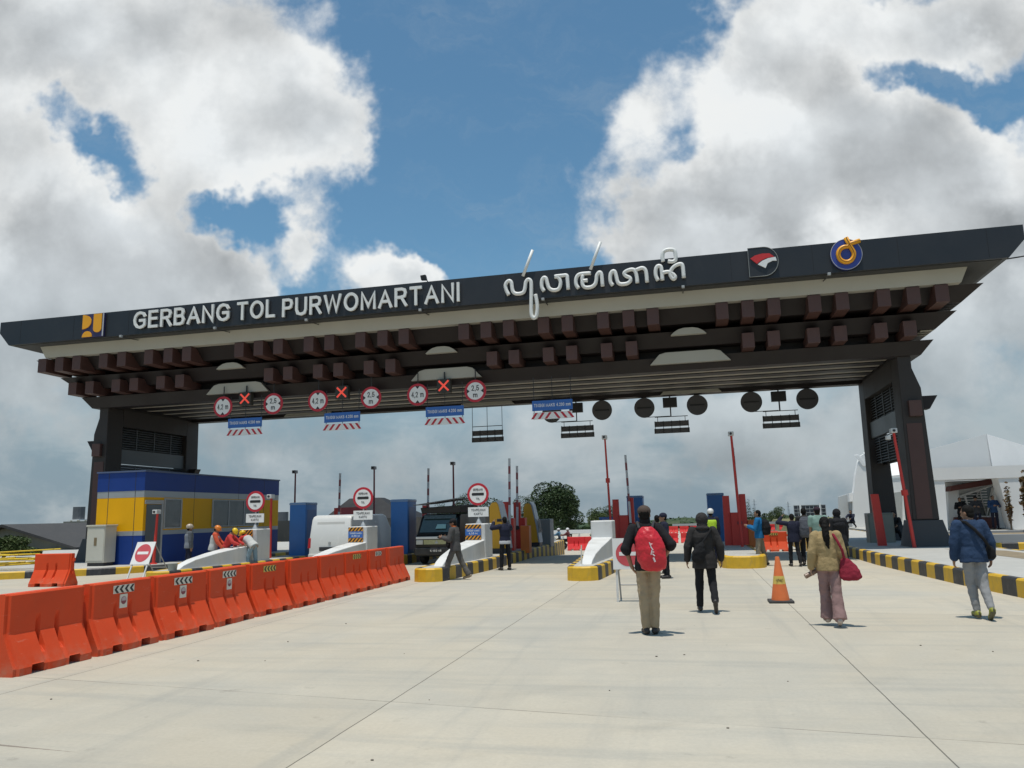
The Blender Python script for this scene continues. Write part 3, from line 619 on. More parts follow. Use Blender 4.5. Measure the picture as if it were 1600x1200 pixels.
# ------------------------------------------------------------------ signs hanging from the canopy
M_sred = mat('sign_red', (.50,.018,.035), .4, .05, 4); M_swh = mat('sign_white', (.80,.79,.76), .45, .05, 3, dirt=.1); M_sbk = mat('sign_black', (.02,.02,.02), .5, .1)
M_sblue = mat('sign_blue', (.03,.13,.42), .4, .06, 3); M_sback = mat('sign_back_grey', (.10,.10,.105), .6, .12, 3)
def round_sign(name, label, cat, group, X, Y, Z, r, hang, front=True, bite=None, rows=()):
    t = thing(name, label, cat, (X, Y, Z), 0, group); f = -1 if front else 1
    circ = lambda rr, n=40: [(rr*cos(2*pi*i/n), rr*sin(2*pi*i/n)) for i in range(n)]
    if front:
        MB().prism(circ(r), -.012, .012, 'y').build('sign_rim', M_sred, t)
        pl = MB().prism(circ(r*.78), -.016, -.0125, 'y').build('sign_face', M_swh, t)
        k = r*.78; mb = MB()
        if bite == 'v':
            for s in (-1, 1): mb.prism([(-.09,s*k*.99),(.09,s*k*.99),(0,s*k*.66)], -.0195, -.0165, 'y')
        if bite == 'h':
            for s in (-1, 1): mb.prism([(s*k*.99,-.09),(s*k*.99,.09),(s*k*.66,0)], -.0195, -.0165, 'y')
        if bite: mb.build('sign_arrows', M_sbk, t)
        for (s, h, z, w, m) in rows:
            if s == '#': MB().prism([(-w/2,z-h/2),(w/2,z-h/2),(w/2+.02,z),(w/2,z+h/2),(-w/2,z+h/2),(-w/2-.02,z)], -.0195, -.0165, 'y').build('sign_bar', m, t)
            else: text_on(t, s, h, (0,-.02,z), m, w, ext=.002)
    else:
        MB().prism(circ(r), -.012, .012, 'y').build('sign_back', M_sback, t)
        MB().box(-r*.7, r*.7, -.05, -.0125, -.03, .03).build('sign_rail', M_dark, t)
    if hang > 0: MB().cyl((0,.04,-r*.8), (0,.04,hang), .022, n=8).build('hanger', M_dark, t)
    return t
SX = [-17.49, -13.22, -8.98, -4.80]
lane_n = ['lane at the far left beside the office', 'lane of the white van', 'lane of the black minibus']
wn = ['farthest left', 'middle one of three', 'the one nearest the white script']
for i in range(3):
    round_sign('height_limit_sign', 'round 4,2 m height sign over the '+lane_n[i], 'road sign', 'height limit discs under the canopy', [-18.52,-14.27,-10.07][i], 28.0, 6.42, .43, .85, True, 'v', [('4,2 m', .22, 0, .50, M_sbk)])
    round_sign('width_limit_sign', 'round 2,5 m width sign over the '+lane_n[i], 'road sign', 'width limit discs under the canopy', [-16.24,-12.0,-7.75][i], 28.0, 6.42, .43, .85, True, 'h', [('2,5', .21, .115, .30, M_sbk), ('m', .19, -.15, .17, M_sbk)])
    t = thing('lane_signal', 'lane signal with lit red cross over the '+lane_n[i], 'traffic signal', (SX[i]-.02, 27.98, 6.70), 0, 'red cross lane signals')
    MB().cbox(-.27,.27,-.02,.2,-.27,.27,.015).build('signal_box', mat('signal_face', (.03,.028,.02), .5, .2, 8), t)
    cr = MB()
    for s in (-1, 1): cr.prism([(-.22,s*.17),(-.17,s*.22),(.22,-s*.17),(.17,-s*.22)], -.028 if s > 0 else -.031, -.021, 'y')
    cr.build('red_cross', mat('red_led', (.6,.05,.03), .4, .1, 20, emit=((1,.10,.06),.45)), t)
    MB().cyl((0,.1,.27), (0,.1,.55), .03, n=8).build('hanger', M_dark, t)
for i in range(4):
    t = thing('clearance_sign', 'blue height board over striped board, in the '+(lane_n+['lane right of the black minibus'])[i], 'road sign', (SX[i], 28.0, 5.56), 0, 'blue height boards under the canopy')
    MB().box(-.76,.76,-.015,.015,-.04,.34).build('blue_board', M_sblue, t)
    text_on(t, 'TINGGI MAKS 4.200 mm', .125, (0,-.018,.16), M_swh, 1.38, ext=.002)
    MB().box(-.74,.74,-.012,.012,-.36,-.10).build('striped_board', M_swh, t)
    st = MB()
    for s in (-1, 1):
        for k in range(3):
            x = s*(.03+k*.26); st.prism([(x+s*.0,-.115),(x+s*.10,-.115),(x+s*.27,-.345),(x+s*.17,-.345)], -.0165, -.0125, 'y')
    st.build('red_stripes', M_sred, t)
    hg = MB()
    for x in (-.7, 0, .7):
        hg.cyl((x,.034,-.34), (x,.034,1.25), .014, n=6)
    hg.build('hanger', M_dark, t)
BX = [-9.1, -4.86, -.63, 4.0]
rl = ['above the fourth toll lane', 'above the man with the red bag', 'above the lane right of the short island']
for i, X in enumerate(BX):
    t = thing('clearance_sign', ['pair of dark hanging boards seen from behind on a tall open frame', 'pair of dark hanging boards seen from behind, above the white prow wall', 'pair of dark hanging boards seen from behind over the hooded man', 'pair of dark hanging boards seen from behind nearest the right tower'][i], 'road sign', (X, 34.9, 5.45), 0, 'hanging boards seen from behind')
    mb = MB().box(-.75,.75,-.015,.015,-.02,.22); mb.build('board_back', M_sback, t)
    MB().box(-.77,.77,-.015,.015,-.32,-.10).build('board_back', M_sback, t)
    hg = MB()
    for x in (-.72, -.36, 0, .36, .72): hg.box(x-.012, x+.012, -.045, -.0155, -.3, .24)
    for x in ((-.72, 0, .72) if i == 0 else (-.6, .6)): hg.cyl((x,-.03,.2), (x,-.03,1.35 if i == 0 else .42), .014, n=6)
    hg.box(-.72,.72,-.045,-.015,.40,.43)
    if i: hg.cyl((0,-.03,.42), (0,-.03,.95), .018, n=6)
    hg.build('hanger', M_dark, t)
for i in range(3):
    X = BX[i+1]
    for s in (-1, 1):
        t = round_sign('height_limit_sign' if s < 0 else 'width_limit_sign', 'dark back of a round hanging sign, '+[['partly behind the fourth blue height board','right of the fourth blue height board'],['left one over the hooded man','right one over the hooded man'],['left one nearest the right tower','right one nearest the right tower']][i][0 if s < 0 else 1], 'road sign', 'round signs seen from behind', X+s*1.16+.0, 34.95, 6.33, .455, .6, False)
        MB().box(-.012 if s > 0 else 0, .012+(1.1 if s < 0 else 0), .045, .06, -.44, -.41).build('sign_rail', M_dark, t)
    t = thing('lane_signal', 'dark back of a square lane signal '+['over the lane right of the fourth blue board', 'over the hooded man between two round signs', 'between two round signs nearest the right tower'][i], 'traffic signal', (X-.02, 34.95, 6.50), 0, 'lane signals seen from behind')
    MB().cbox(-.31,.31,-.15,.05,-.22,.22,.015).build('signal_box', M_dark, t)
    MB().cyl((0,-.03,-.22), (0,-.03,-.62), .02, n=8).build('hanger', M_dark, t); MB().cyl((0,-.03,.22), (0,-.03,.5), .03, n=8).build('hanger', M_dark, t)
# ------------------------------------------------------------------ water-filled barriers
M_orange = mat('orange_plastic', (.66,.060,.012), .55, .12, 1.6, .05, 60, spec=.22, dirt=.16, dirtcol=(.42,.11,.05))
M_redpl = mat('red_plastic', (.68,.028,.035), .55, .10, 1.6, spec=.22, dirt=.2, dirtcol=(.38,.08,.05))
M_stk_w = mat('sticker_white', (.66,.63,.54), .5, .08, 6, dirt=.2); M_stk_y = mat('sticker_yellow', (.62,.46,.10), .5, .08, 6, dirt=.2)
def barrier_mesh():
    nrm = [(.285,0),(.285,.085),(.27,.115),(.228,.205),(.19,.285),(.108,.455),(.098,.475),(.096,.60),(.095,.68),(.09,.925),(.072,.945)]
    grv = [(.27,0),(.27,.085),(.255,.115),(.20,.215),(.075,.30),(.055,.44),(.053,.485),(.058,.58),(.095,.68),(.09,.925),(.072,.945)]
    ntc = [(.15,.10),(.277,.104),(.268,.116)]+nrm[3:]
    end = [(.25,0),(.25,.085),(.235,.115),(.19,.205),(.15,.285),(.085,.44),(.07,.485),(.065,.60),(.062,.68),(.062,.925),(.05,.945)]
    S = [(-.645,end),(-.60,end),(-.585,nrm)]
    for x0, x1, pr in ((-.40,-.20,ntc),(-.195,-.115,'g'),(.115,.195,'g'),(.20,.40,ntc)):
        if pr == 'g':
            mid = [((a[0]+b[0])/2, (a[1]+b[1])/2) for a, b in zip(nrm, grv)]
            S += [(x0,nrm),(x0+.014,mid),(x0+.028,grv),(x1-.028,grv),(x1-.014,mid),(x1,nrm)]
        else: S += [(x0,nrm),(x0+.012,pr),(x1-.012,pr),(x1,nrm)]
    S += [(.585,nrm),(.60,end),(.645,end)]
    S.sort(key=lambda q: q[0])
    mb = MB(); vs = []; n = len(nrm)
    for x, pr in S:
        vs += [(x, -d, z) for d, z in pr]+[(x, d, z) for d, z in pr[::-1]]
    m = 2*n; fs = [list(range(m)), list(range((len(S)-1)*m, len(S)*m))[::-1]]
    for j in range(len(S)-1):
        for i in range(m): fs.append((j*m+i, (j+1)*m+i, (j+1)*m+(i+1) % m, j*m+(i+1) % m))
    mb.add(vs, fs)
    mb.v = [Vector((q.x*.968, q.y, q.z)) for q in mb.v]
    for z in (.35,.72): mb.cyl((.65,0,z), (.65,0,z+.09), .045, n=10)
    me = mb.mesh('barrier_shell'); me.set_sharp_from_angle(angle=radians(30)) if False else None
    return me
_bm = barrier_mesh(); _bm2 = None
def chevrons(t, ymat, y=-.1, z=.83, flip=1):
    b = MB().box(-.21,.21,y-.006,y+.004,z-.055,z+.055).build('chevron_sticker', ymat, t)
    mb = MB()
    for k in range(4):
        x = -.2+k*.105; mb.prism([(x,z),(x+.05,z+.052),(x+.095,z+.052),(x+.045,z),(x+.095,z-.052),(x+.05,z-.052)], y-.0085, y-.0062, 'y')
    mb.build('chevron_marks', M_sbk, b)
def label_sticker(t, y=-.1, z=.66):
    b = MB().box(-.075,.075,y-.006,y+.004,z-.095,z+.095).build('round_label', M_stk_w, t)
    ring = [(.055*cos(2*pi*i/20), z+.01+.055*sin(2*pi*i/20)) for i in range(20)]
    MB().prism(ring, y-.0085, y-.0062, 'y').build('label_disc', mat('label_maroon', (.22,.05,.07), .5, .2, 30), b)
    MB().prism(disc(0, z+.01, .05, .05, -.1, pi+.1, 12), y-.0105, y-.0087, 'y').build('label_top', mat('label_grey', (.45,.36,.36), .5, .3, 40), b)
def barrier(loc, rz, m, label, chev=None, lab=False, group='orange water-filled barriers in the near row', name='water_barrier', side=-1):
    t = thing(name, label, 'barrier', loc, rz, group)
    me = _bm if m is M_orange else _bm_red
    o = bpy.data.objects.new('barrier_shell', me); COL.objects.link(o); o.parent = t
    if chev: chevrons(t, chev)
    if lab: label_sticker(t)
    return t
for m_ in (M_orange, M_redpl):                       # every barrier has faded a little differently
    nt = m_.node_tree; b_ = nt.nodes['Principled BSDF']; g_ = G(nt); lk = b_.inputs['Base Color'].links[0].from_socket
    rn = nt.nodes.new('ShaderNodeObjectInfo').outputs['Random']; P_ = nt.nodes.new('ShaderNodeTexCoord').outputs['Object']
    c_ = g_.mix(g_.m('MULTIPLY', rn, .16), lk, (.62,.17,.09,1))
    sc_ = g_.ramp(g_.noise(g_.v('ADD', g_.v('MULTIPLY', P_, (5, 5, 22)), g_.comb(g_.m('MULTIPLY', rn, 40.0), 0.0, 0.0)), 1.0, 6, .7), .60, .74)
    c_ = g_.mix(g_.m('MULTIPLY', sc_, .34), c_, (.70,.30,.20,1))
    dust = g_.m('MULTIPLY', g_.ramp(g_.sep(P_)[2], .30, .0), g_.ramp(g_.noise(P_, 7, 5, .7), .35, .7)); c_ = g_.mix(g_.m('MULTIPLY', dust, .45), c_, (.36,.25,.17,1))
    g_.inp(b_.inputs['Base Color'], c_)
_bm_red = _bm.copy(); _bm.materials.append(M_orange); _bm_red.materials.append(M_redpl)
for me in (_bm, _bm_red):
    pass
BL = ['orange barrier cut off by the left edge of the photo, no sticker',
      'orange barrier with pale chevron sticker and round label, nearest of those with labels',
      'orange barrier with chevrons, round label and chipped white feet, third from the left edge',
      'orange barrier with chevrons and round label, fourth from the left edge',
      'orange barrier with chevron sticker but no label, fifth from the left edge',
      'plain orange barrier just past the five nearest ones, sixth from the left edge',
      'plain orange barrier in the middle of the row, seventh from the left edge',
      'orange barrier with yellow chevron sticker, third from the far end of the row',
      'orange barrier with white chevron sticker, next to last at the far end',
      'last orange barrier at the far end of the row by the yellow kerb']
rnd = random.Random(3)
for i in range(10):
    y = 8.55+i*1.333; chev = {1: M_stk_w, 2: M_stk_w, 3: M_stk_w, 4: M_stk_y, 7: M_stk_y, 8: M_stk_w}.get(i)
    barrier((-8.12+rnd.uniform(-.03,.03), y, 0), pi/2+rnd.uniform(-.045,.045), M_orange, BL[i], chev, i in (1,2,3))
q = gnd(72, 917); barrier((q.x, q.y+.25, 0), .04, M_orange, 'single orange barrier standing against the left kerb behind the row', group='single orange barriers')
q = at(1210, 861, 40.2); barrier((q.x, 40.2, gz(40.2)), .02, M_orange, 'single orange barrier in sunlight behind the man in the blue jacket', M_stk_y, group='single orange barriers')
for (x, y, rz, lb) in ((901,855,.05,'left one of two red barriers beyond the shaded lane'),(928.5,853,.05,'red barrier beyond the shaded lane, touching the white prow wall')):
    q = at(x, y, 55); barrier((q.x, 55, gz(55)), rz, M_redpl, lb, None, group='red barriers beyond the gate')
def red_row(p0, p1, n, rz, lb):
    for k in range(n):
        f = k/max(n-1, 1); barrier((p0[0]+(p1[0]-p0[0])*f, p0[1]+(p1[1]-p0[1])*f, gz(p0[1])), rz, M_redpl, lb, group='red barriers beyond the gate')
red_row((at(1049,840,76).x,76),(at(1049,840,76).x+9.0,76),7,.0,'red barrier in the nearer row across the road beyond the gate')
red_row((at(1036,825,114).x,114),(at(1036,825,114).x+13.2,114),10,.0,'red barrier in the farther row across the road beyond the gate')
red_row((at(1166,850,62).x,62),(at(1166,850,62).x+1.35,62),2,.0,'red barrier right of the short toll island, beyond its shade')
red_row((at(1204,826,125).x,125),(at(1204,826,125).x+1.9,125),2,.0,'small red barrier far down the road left of the billboard')
# ------------------------------------------------------------------ road cone and no-entry boards
M_cone = mat('cone_orange', (.68,.16,.04), .55, .12, 4, dirt=.3, dirtcol=(.42,.20,.10)); M_rub = mat('dark_rubber', (.045,.043,.042), .7, .15, 6, dirt=.3, dirtcol=(.15,.13,.11))
q = gnd(1220, 941); t = thing('traffic_cone', 'tall orange traffic cone with yellow band on a dark base', 'traffic cone', (q.x, q.y, 0))
MB().cbox(-.22,.22,-.22,.22,0,.045,.012).build('cone_base', M_rub, t)
mb = MB().loft([((0,0,.04),.165,.165),((0,0,.10),.155,.155),((0,0,.80),.04,.04),((0,0,.83),.032,.032)], 28); mb.build('cone_body', M_cone, t, smooth=True)
MB().loft([((0,0,.335),.1165,.1165),((0,0,.48),.094,.094)], 28).build('yellow_band', M_stk_y, t, smooth=True)
text_on(t, 'HATI-HATI', .05, (0,-.109,.405), M_sbk, .13, rot=(radians(80.5),0,0))
def no_entry(loc, rz, label, lean, w=.60, h=.60, z0=.62):
    t = thing('no_entry_board', label, 'no entry sign', loc, rz, 'no entry boards on stands')
    M = Matrix.Translation((0,0,0)) @ Matrix.Rotation(-lean, 4, 'X')
    def B(mb, nm, m, par=t):
        mb.v = [M @ q for q in mb.v]; return mb.build(nm, m, par)
    b = B(MB().box(-w/2,w/2,-.012,.012,z0,z0+h), 'board', mat('board_white', (.72,.71,.68), .5, .05, 3, dirt=.1))
    B(MB().prism([(w*.40*cos(2*pi*i/32), z0+h/2+h*.40*sin(2*pi*i/32)) for i in range(32)], -.016, -.0122, 'y'), 'red_disc', mat('faded_red', (.52,.07,.08), .5, .12, 5), b)
    B(MB().box(-w*.29,w*.29,-.0195,-.0162,z0+h*.44,z0+h*.56), 'white_bar', mat('board_white'), b)
    for s in (-1, 1): B(MB().box(s*(w/2-.06)-.02, s*(w/2-.06)+.02, .013, .045, 0, z0+h), 'stand_leg', mat('stand_white', (.6,.6,.58), .5, .1, 4, dirt=.25))
    top = M @ Vector((0,.05,z0+h-.03)); a = MB()
    for s in (-1, 1): a.cyl((s*(w/2-.06), top.y, top.z), (s*(w/2-.06), top.y+.55+lean*.9, .0), .018, n=6)
    a.cyl((-(w/2-.06), top.y+.40+lean*.7, .28), ((w/2-.06), top.y+.40+lean*.7, .28), .014, n=6); a.build('stand_brace', mat('stand_grey', (.28,.28,.27), .5, .1, 4), t)
    return t
q = gnd(967, 941); no_entry((q.x+.22, q.y, 0), .0, 'no entry board on a white stand half hidden by the man with the red bag', .06)
no_entry((-17.75, 22.3, 0), .10, 'tilted no entry board on a stand by the office kerb behind the barriers', .48, .66, .80, .5)
# ------------------------------------------------------------------ gear on the islands
M_red = mat('signal_red', (.62,.040,.028), .45, .08, 2, dirt=.15, dirtcol=(.3,.06,.05)); M_org = mat('cabinet_orange', (.55,.13,.02), .5, .1, 2, dirt=.2, dirtcol=(.3,.12,.05))
M_bblue = mat('booth_blue', (.035,.15,.40), .45, .10, 1.2, dirt=.15, dirtcol=(.06,.12,.25)); M_byel = mat('booth_yellow', (.66,.34,.02), .45, .08, 1.2, dirt=.12, dirtcol=(.45,.26,.05))
M_grey = mat('cabinet_grey', (.23,.24,.25), .5, .08, 1.5); M_steel = mat('galvanised', (.42,.43,.43), .4, .1, 5, metal=.4)
M_haz_y = mat('hazard_orange', (.72,.30,.02), .5, .06, 4)
for i in range(3):                                  # sign post + hazard plate on the first three prow walls
    cx = IS_X[i]
    t = round_sign('toll_sign', 'round GERBANG TOL sign with TEMPELKAN KARTU plate on the '+['prow wall by the office', 'prow wall by the white van', 'prow wall by the black minibus'][i], 'road sign', 'gerbang tol discs on the prow walls', cx, 25.75, 2.46, .38, 0, True, None,
        [('GERBANG', .075, .155, .34, M_sbk), ('#', .095, 0, .40, M_sbk), ('TOL', .07, -.155, .13, M_sbk)])
    MB().cyl((0,.04,-.99), (0,.04,.2), .028, n=10).build('sign_pole', M_steel, t); MB().loft([((0,.04,-.99),.11,.11),((0,.04,-.96),.10,.10),((0,.04,-.82),.035,.035)], 14).build('pole_foot', M_steel, t)
    pl = MB().box(-.36,.36,-.012,.012,-.76,-.44).build('card_plate', M_swh, t)
    text_on(pl, 'TEMPELKAN', .08, (0,-.0145,-.535), M_sbk, .50); text_on(pl, 'KARTU', .08, (0,-.0145,-.665), M_sbk, .30)
    t = thing('hazard_panel', 'orange and black striped panel on the '+['prow wall where workers lean', 'prow wall by the white van', 'prow wall by the grey dressed man'][i], 'hazard panel', (cx-.06, 25.27, 1.2), 0, 'hazard panels on the prow walls')
    MB().box(-.27,.27,-.006,.006,-.25,.25).build('panel', M_haz_y, t)
    st = MB()
    for (z0, z1) in ((.115,.25),(-.25,-.115)) if i else ((-.25,.25),):
        hh = z1-z0; n = 4 if i else 6
        for k in range(-6, 8):
            x = -.27+k*.13; a = [(x,z0),(x+.065,z0),(x+.065+hh*.9,z1),(x+hh*.9,z1)]
            pts = []
            for (px_, pz_) in a: pts.append((max(-.268, min(.268, px_)), pz_))
            if abs(pts[0][0]-pts[1][0]) < .004 and abs(pts[2][0]-pts[3][0]) < .004: continue
            if min(p[0] for p in a) < -.268 or max(p[0] for p in a) > .268:
                # clip the parallelogram to the panel
                poly = a
                for (c, sg) in ((-.268, 1), (.268, -1)):
                    out = []
                    for q in range(len(poly)):
                        A, Bp = poly[q], poly[(q+1) % len(poly)]
                        ia, ib = (A[0]-c)*sg >= 0, (Bp[0]-c)*sg >= 0
                        if ia: out.append(A)
                        if ia != ib: f = (c-A[0])/(Bp[0]-A[0]); out.append((c, A[1]+f*(Bp[1]-A[1])))
                    poly = out
                    if len(poly) < 3: break
                if len(poly) < 3: continue
                pts = poly
            st.prism(pts, -.0085, -.0062, 'y')
    st.build('black_stripes', M_sbk, t)
    if i:
        b = MB().box(-.27,.27,-.011,-.0062,-.11,.11).build('blue_plate', M_sblue, t)
        text_on(b, 'TINGGI MAKS', .06, (0,-.0125,.045), M_swh, .44); text_on(b, '4,20 M', .06, (0,-.0125,-.045), M_swh, .3)
def booth_box(name, X, Y, label, h=2.2, w=.72, d=1.0, group='blue booth boxes on the islands'):
    t = thing(name, label, 'toll machine', (X, Y, .25), 0, group)
    MB().cbox(-w/2,w/2,-d/2,d/2,.06,h,.06).build('shell', M_bblue, t, smooth=True)
    MB().cbox(-w/2-.015,w/2+.015,-d/2-.015,d/2+.015,h-.11,h+.0,.05).build('roof', mat('booth_roof', (.16,.26,.42), .4, .08, 2), t, smooth=True)
    MB().box(-w/2+.03,w/2-.03,-d/2+.03,d/2-.03,0,.06).build('foot', M_dark, t)
    MB().box(w/2-.004,w/2+.006,-d/2+.12,d/2-.12,.25,h-.3).build('side_door', mat('booth_door', (.03,.10,.27), .4, .1, 2), t)
    return t
booth_box('toll_machine', -15.5, 29.3, 'tall blue toll machine box left of the white van')
booth_box('toll_machine', -11.15, 29.3, 'tall blue toll machine box between white van and black minibus')
booth_box('toll_machine', -2.5, 36.3, 'blue toll machine box behind the red barrier gate, left of the red bag')
booth_box('toll_machine', 1.05, 36.0, 'blue toll machine box behind the red gate of the short island')
def lean_machine(X, Y, label, fl):
    t = thing('card_machine', label, 'toll machine', (X, Y, .25), 0, 'yellow card machines on the third island')
    prof = [(-.30,.28),(.34,.28),(.25,1.0),(.06,1.86),(-.02,1.97),(-.20,1.95),(-.29,1.80)]
    MB().prism(prof, -.33, .33, 'y').build('shell', M_byel, t, bevel=.02)
    MB().prism([(.345,.28),(.40,.28),(.31,1.0),(.12,1.88),(.03,2.02),(-.02,2.0),(-.01,1.975),(.065,1.87),(.255,1.0)], -.36, .36, 'y').build('side_panel', mat('machine_silver', (.32,.37,.42), .35, .08, 2), t)
    MB().prism([(.405,.70),(.415,.70),(.335,1.28),(.325,1.28)], -.2, .2, 'y').build('card_reader', M_dark, t)
    MB().box(-.29,.38,-.31,.31,0,.28).build('foot', M_dark, t)
lean_machine(-7.0, 28.3, 'yellow card machine with silver side behind the man taking photos', 1)
lean_machine(-6.85, 33.6, 'yellow card machine with silver side right of the red barrier gates', 1)
t = thing('control_cabinet', 'plain grey control cabinet right of the farther yellow card machine', 'cabinet', (-6.75, 35.9, .25), 0)
MB().cbox(-.38,.38,-.45,.45,0,1.25,.02).build('cabinet_body', M_grey, t); MB().box(-.34,.34,-.462,-.451,.08,1.18).build('cabinet_door', mat('cabinet_door_grey', (.20,.21,.22), .5, .08, 2), t)
def barrier_gate(X, Y, label, boom_h=4.0, two=True, orange=True, arm=(.02,.0), bx=.10):
    t = thing('barrier_gate', label, 'barrier gate', (X, Y, .25), 0, 'red barrier gates with raised arms')
    MB().cbox(-.16,.20,-.20,.20,0,1.35,.015).build('gate_body', M_red, t)
    for (x0, x1, h) in ((-.42,-.17,2.0),(.21,.44,2.05)) if two else ((-.30,-.02,2.0),):
        MB().hexa([(x0-.02,-.10,0),(x1+.02,-.10,0),(x1+.02,.14,0),(x0-.02,.14,0),(x0,-.08,h),(x1,-.08,h),(x1,.10,h),(x0,.10,h)]).build('gate_fin', M_red, t, bevel=.012)
    if orange: MB().cbox(.455,.80,-.15,.3,0,1.05,.012).build('control_box', M_org, t)
    b = MB(); n = 9; z0 = .95
    for k in range(n):
        a = z0+(boom_h-.25-z0)*k/n; c = z0+(boom_h-.25-z0)*(k+1)/n; xx = lambda z: bx+arm[0]*(z-z0)
        b.mat(k % 2 if k > 1 else 0).hexa([(xx(a)-.045,-.245,a),(xx(a)+.045,-.245,a),(xx(a)+.045,-.205,a),(xx(a)-.045,-.205,a),(xx(c)-.045,-.245,c),(xx(c)+.045,-.245,c),(xx(c)+.045,-.205,c),(xx(c)-.045,-.205,c)])
    b.build('boom_arm', [mat('boom_white', (.55,.56,.57), .4, .06), mat('boom_red', (.26,.06,.07), .4, .08)], t)
    MB().cyl((bx,-.20,.95),(bx,-.27,.95),.09,n=14).build('boom_hub', M_dark, t)
    return t
barrier_gate(-7.05, 30.2, 'red barrier gate nearer the camera behind the man taking photos', 3.95, False, True, bx=.05)
barrier_gate(-6.95, 31.9, 'red barrier gate just behind another on the third island', 3.75, False, False, bx=-.12)
barrier_gate(-2.75, 32.4, 'red V-shaped barrier gate right of the white prow wall', 4.05, True, True, bx=.30, arm=(-.028,0))
barrier_gate(1.62, 31.6, 'red barrier gate on the short island with yellow nose', 4.1, True, True, bx=.16, arm=(-.02,0))
barrier_gate(-15.5, 32.8, 'barrier gate with grey raised arm behind the white van', 3.8, False, False, bx=0)
barrier_gate(-11.25, 32.7, 'barrier gate with grey raised arm left of the black minibus', 3.85, False, False, bx=0)
def cctv_post(p0, p1, label, r=.05, collar=None, white=True, group='red camera posts', m=None, two=False):
    p0, p1 = Vector(p0), Vector(p1); t = thing('camera_post', label, 'camera post', p0, 0, group); d = p1-p0; m = m or M_red
    MB().cyl((0,0,0), d, r*1.1, r*.8, 12).build('pole', m, t, smooth=True)
    MB().cyl((0,0,0), (0,0,.05), r*2.6, r*2.2, 14).build('foot', m, t)
    if collar: c = d*collar; MB().cyl(c-d.normalized()*.09, c+d.normalized()*.09, r*1.9, n=12).build('collar', m, t)
    hd = MB().cbox(d.x-.11, d.x+.09, d.y-.17, d.y+.10, d.z-.03, d.z+.13, .02).build('camera_head', mat('camera_white', (.66,.65,.62), .4, .05) if white else mat('camera_grey', (.20,.20,.21), .4, .05), t)
    MB().cyl((d.x-.02,d.y-.17,d.z+.05), (d.x-.02,d.y-.20,d.z+.05), .045, n=12).build('lens', M_dark, hd)
    if two: MB().cbox(d.x-.26, d.x-.12, d.y-.1, d.y+.1, d.z-.24, d.z-.10, .02).build('camera_head', mat('camera_white'), t)
    return t
M_dred = mat('dull_red', (.20,.035,.05), .5, .1, 3)
cctv_post((-3.12,31.0,.26), (-3.22,31.0,4.65), 'thin red camera post on the island left of the red V-shaped gate', .045, .62)
cctv_post((1.74,30.2,.26), (1.64,30.4,4.5), 'red camera post on the short island behind the hooded man', .055, None)
cctv_post((7.02,28.0,.24), (6.83,28.3,4.15), 'tall red camera post in front of the right tower', .055, .48, True, two=True)
cctv_post((-19.75,36.4,.24), (-19.75,36.4,4.15), 'dark red camera post left of the first blue toll machine box', .05, None, False, m=M_dred)
cctv_post((-15.5,36.6,.26), (-15.5,36.6,4.2), 'dark red camera post behind the round sign by the white van', .05, None, False, m=M_dred)
cctv_post((-11.3,36.5,.26), (-11.3,36.5,4.25), 'dark red camera post rising behind the black minibus', .05, None, False, m=M_dred)
cctv_post((-20.05,26.2,.24), (-19.98,26.2,2.15), 'short red post with white lamp head in front of the office door', .055, None)
cctv_post((-15.75,27.2,.26), (-15.75,27.2,2.62), 'short red post with white lamp head right of the first round sign', .055, None)
t = thing('red_post', 'thick plain red post standing between the legs of the right tower', 'post', (6.42, 29.7, .24)); MB().hexa([(-.14,-.09,0),(.14,-.09,0),(.14,.09,0),(-.14,.09,0),(-.23,-.07,1.88),(.03,-.07,1.88),(.03,.07,1.88),(-.23,.07,1.88)]).build('post_body', M_red, t, bevel=.012); MB().box(-.25,.25,-.2,.2,0,.02).build('foot_plate', M_dark, t)
t = thing('power_cabinet', 'olive grey power cabinet behind the thick red post at the right tower', 'cabinet', (6.95, 32.3, .24)); MB().cbox(-.45,.45,-.3,.3,0,1.2,.02).build('cabinet_body', mat('olive_grey', (.20,.20,.16), .5, .1, 2), t); MB().box(-.40,.40,-.312,-.301,.06,1.12).build('cabinet_door', mat('olive_grey_door', (.23,.23,.19), .5, .1, 2), t)
t = thing('lane_plate', 'small blue board on two pegs behind the white prow wall', 'road sign', (-3.4, 33.0, 1.2)); MB().box(-.42,.42,-.012,.012,0,.34).build('blue_board', M_sblue, t); text_on(t, 'TINGGI MAKS', .075, (0,-.0155,.22), M_swh, .6); text_on(t, '4,20 M', .07, (0,-.0155,.10), M_swh, .34); MB().cyl((0,.03,-.94), (0,.03,.1), .025, n=8).build('peg', M_steel, t)
t = thing('marker_stake', 'thin white stake standing on the yellow nose of the fourth island', 'stake', (-2.95, 20.9, .27)); MB().cyl((0,0,0), (.02,0,.62), .022, .016, 8).build('stake', M_stk_w, t); MB().loft([((0,0,0),.13,.1),((.01,0,.12),.05,.05)], 10).build('stake_foot', M_white, t)
